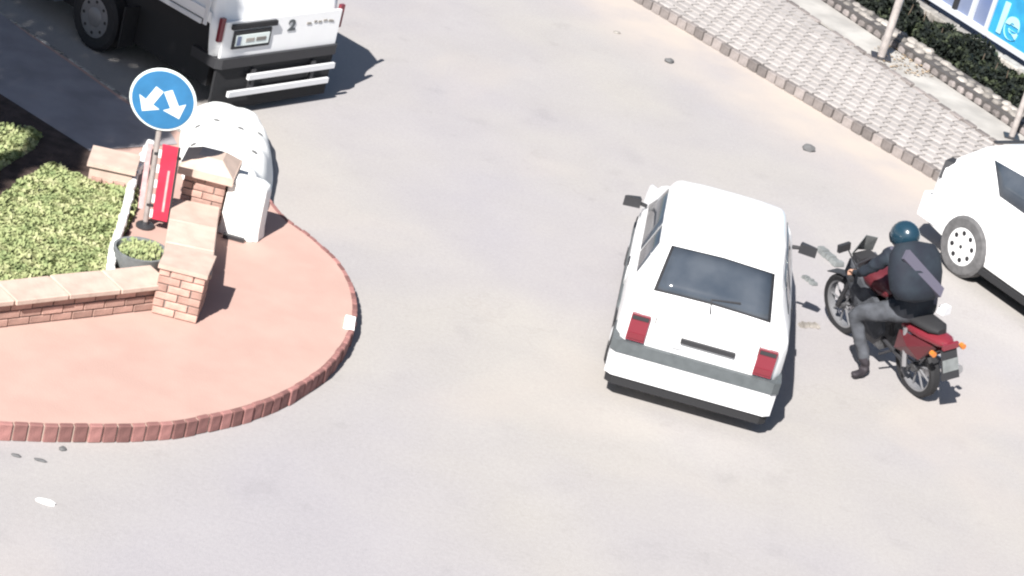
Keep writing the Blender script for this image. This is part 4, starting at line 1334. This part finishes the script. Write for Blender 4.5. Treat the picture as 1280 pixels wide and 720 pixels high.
# ------------------------------------------------------------ posts on the right pavement
def post(px, py, h, r, label, z=RZ):
    p = G(px, py, z)
    root = empty('steel_post', (p.x, p.y, z))
    tag(root, label, 'post')
    b = MB(); b.tube((0, 0, 0), (0, 0, h), r, r, M['pole'], 14); b.build('shaft', root, True)
    b = MB(); b.box((0, 0, 0.012), (r * 5, r * 5, 0.024), M['darkmetal']); b.build('base_plate', root)
    b = MB(); b.lathe([(r * 1.15, h - .01), (r * 1.15, h + .02), (r * .4, h + .04)], M['pole'], 14); b.build('cap', root)
    return root
post(1101, 72, 1.9, 0.055, 'pale round steel post on the grey pavement, cut off by the top edge')
post(1264, 172, 0.80, 0.04, 'short steel post by the right edge behind the parked white car')
lp = G(1135, 78, RZ)
b = MB()
for i in range(260):
    a = random.uniform(0, 2 * PI); r = 0.42 * math.sqrt(random.random()); c = Vector((lp.x + r * math.cos(a) * 1.2, lp.y + r * math.sin(a) * 1.4, RZ + 0.008 + random.uniform(0, .02)))
    w = random.uniform(.015, .035); t = random.uniform(0, PI)
    k = len(b.v)
    b.add([c + Vector((w * math.cos(t), w * math.sin(t), 0)), c + Vector((-w * math.sin(t) * .6, w * math.cos(t) * .6, .012)), c - Vector((w * math.cos(t), w * math.sin(t), -.004)), c + Vector((w * math.sin(t) * .6, -w * math.cos(t) * .6, .003))], [(0, 1, 2, 3)], M['tan'])
tag(b.build('fallen_leaves'), 'scatter of tan dry leaves on the pavement at the foot of the steel post', 'leaves', kind='stuff')
# stray stones on the road
def stone(px, py, s_, m, label):
    p = G(px, py)
    bm = bmesh.new(); bmesh.ops.create_icosphere(bm, subdivisions=2, radius=1)
    for v in bm.verts:
        f = 1 + random.uniform(-.18, .18); v.co = Vector((v.co.x * s_[0] * f, v.co.y * s_[1] * f, max(-.002, v.co.z * s_[2] * f + s_[2] * .5)))
    me = bpy.data.meshes.new('stone'); bm.to_mesh(me); bm.free(); me.materials.append(M[m])
    o = bpy.data.objects.new('stone', me); COL.objects.link(o); o.location = (p.x, p.y, 0)
    tag(o, label, 'stone')
stone(1010, 188, (.085, .06, .05), 'pebble', 'dark flat stone on the road beyond the white hatchback')
stone(836, 78, (.06, .05, .04), 'pebble', 'small dark stone on the road near the grey pavement kerb')
stone(771, 41, (.05, .04, .015), 'palestone', 'tiny pale stone on the road at the top near the kerb')
stone(78, 562, (.03, .035, .015), 'pebble', 'dark pebble against the foot of the red brick kerb')
stone(50, 576, (.05, .02, .012), 'pebble', 'flat dark chip on the road just off the red brick kerb')
stone(20, 570, (.04, .02, .012), 'pebble', 'leftmost dark chip on the road below the red brick kerb')
stone(57, 628, (.085, .035, .015), 'limewash', 'white flat stone on the road at lower left')
# ------------------------------------------------------------ tree whose crown shades the upper left
shade = [(-160, -150), (330, -150), (356, 20), (350, 98), (326, 114), (240, 115), (224, 150), (222, 172), (168, 184), (112, 190), (108, 214), (64, 205), (30, 222), (0, 247), (-160, 340)]
hole = [(-160, 150), (0, 160), (30, 158), (54, 170), (44, 188), (20, 202), (0, 214), (-160, 280)]
sh_w = [xy(G(a, b, 0.1)) for a, b in shade]
ho_w = [xy(G(a, b, 0.1)) for a, b in hole]
K = SUN_DIR / -SUN_DIR.z
vs = []; fs = []
rnd = random.Random(3)
x0 = min(p[0] for p in sh_w); x1 = max(p[0] for p in sh_w); y0 = min(p[1] for p in sh_w); y1 = max(p[1] for p in sh_w)
made = 0
while made < 42000:
    x, y = rnd.uniform(x0, x1), rnd.uniform(y0, y1)
    if not inside((x, y), sh_w) or inside((x, y), ho_w): continue
    h = rnd.uniform(6.2, 8.6)
    c = Vector((x - K.x * h, y - K.y * h, h))
    w = rnd.uniform(.05, .11)
    d1 = Vector((rnd.gauss(0, 1), rnd.gauss(0, 1), rnd.gauss(0, .6))).normalized() * w
    d2 = Vector((rnd.gauss(0, 1), rnd.gauss(0, 1), rnd.gauss(0, .6))).normalized() * w * .7
    k = len(vs)
    vs += [tuple(c - d1), tuple(c + d2), tuple(c + d1), tuple(c - d2)]
    fs.append((k, k + 1, k + 2, k + 3)); made += 1
me = bpy.data.meshes.new('crown'); me.from_pydata(vs, [], fs); me.materials.append(M['leaf'])
cc = Vector((sum(v[0] for v in vs) / len(vs), sum(v[1] for v in vs) / len(vs), 7.2))
tb = Vector((cc.x - 3.2, cc.y - 0.5, 0.1))
tree = empty('tree', tb)
tag(tree, 'leafy street tree beyond the left edge whose crown shades the truck and the grey pavement', 'tree')
o = inst(me, 'crown', tree, -tb)
b = MB(); b.tube((0, 0, 0), (.3, .1, 3.2), .19, .14, M['bark'], 12); b.tube((.3, .1, 3.15), (1.0, .2, 6.3), .14, .06, M['bark'], 10); b.build('trunk', tree, True)
b = MB()
for k in range(9):
    e = Vector((rnd.uniform(.8, 5.2), rnd.uniform(-1.6, 2.2), rnd.uniform(6.4, 7.8)))
    b.tube((.35 + .05 * k, .12, 3.3 + .25 * k), e, .07, .015, M['bark'], 6)
b.pieces('limb', tree)

lt = text('le', 0.62, M['cyanletter'], cy, (2.20, fy * 0.08, 0.36), (PI / 2, 0, 0 if fy < 0 else PI), 'lettering', 0.012)
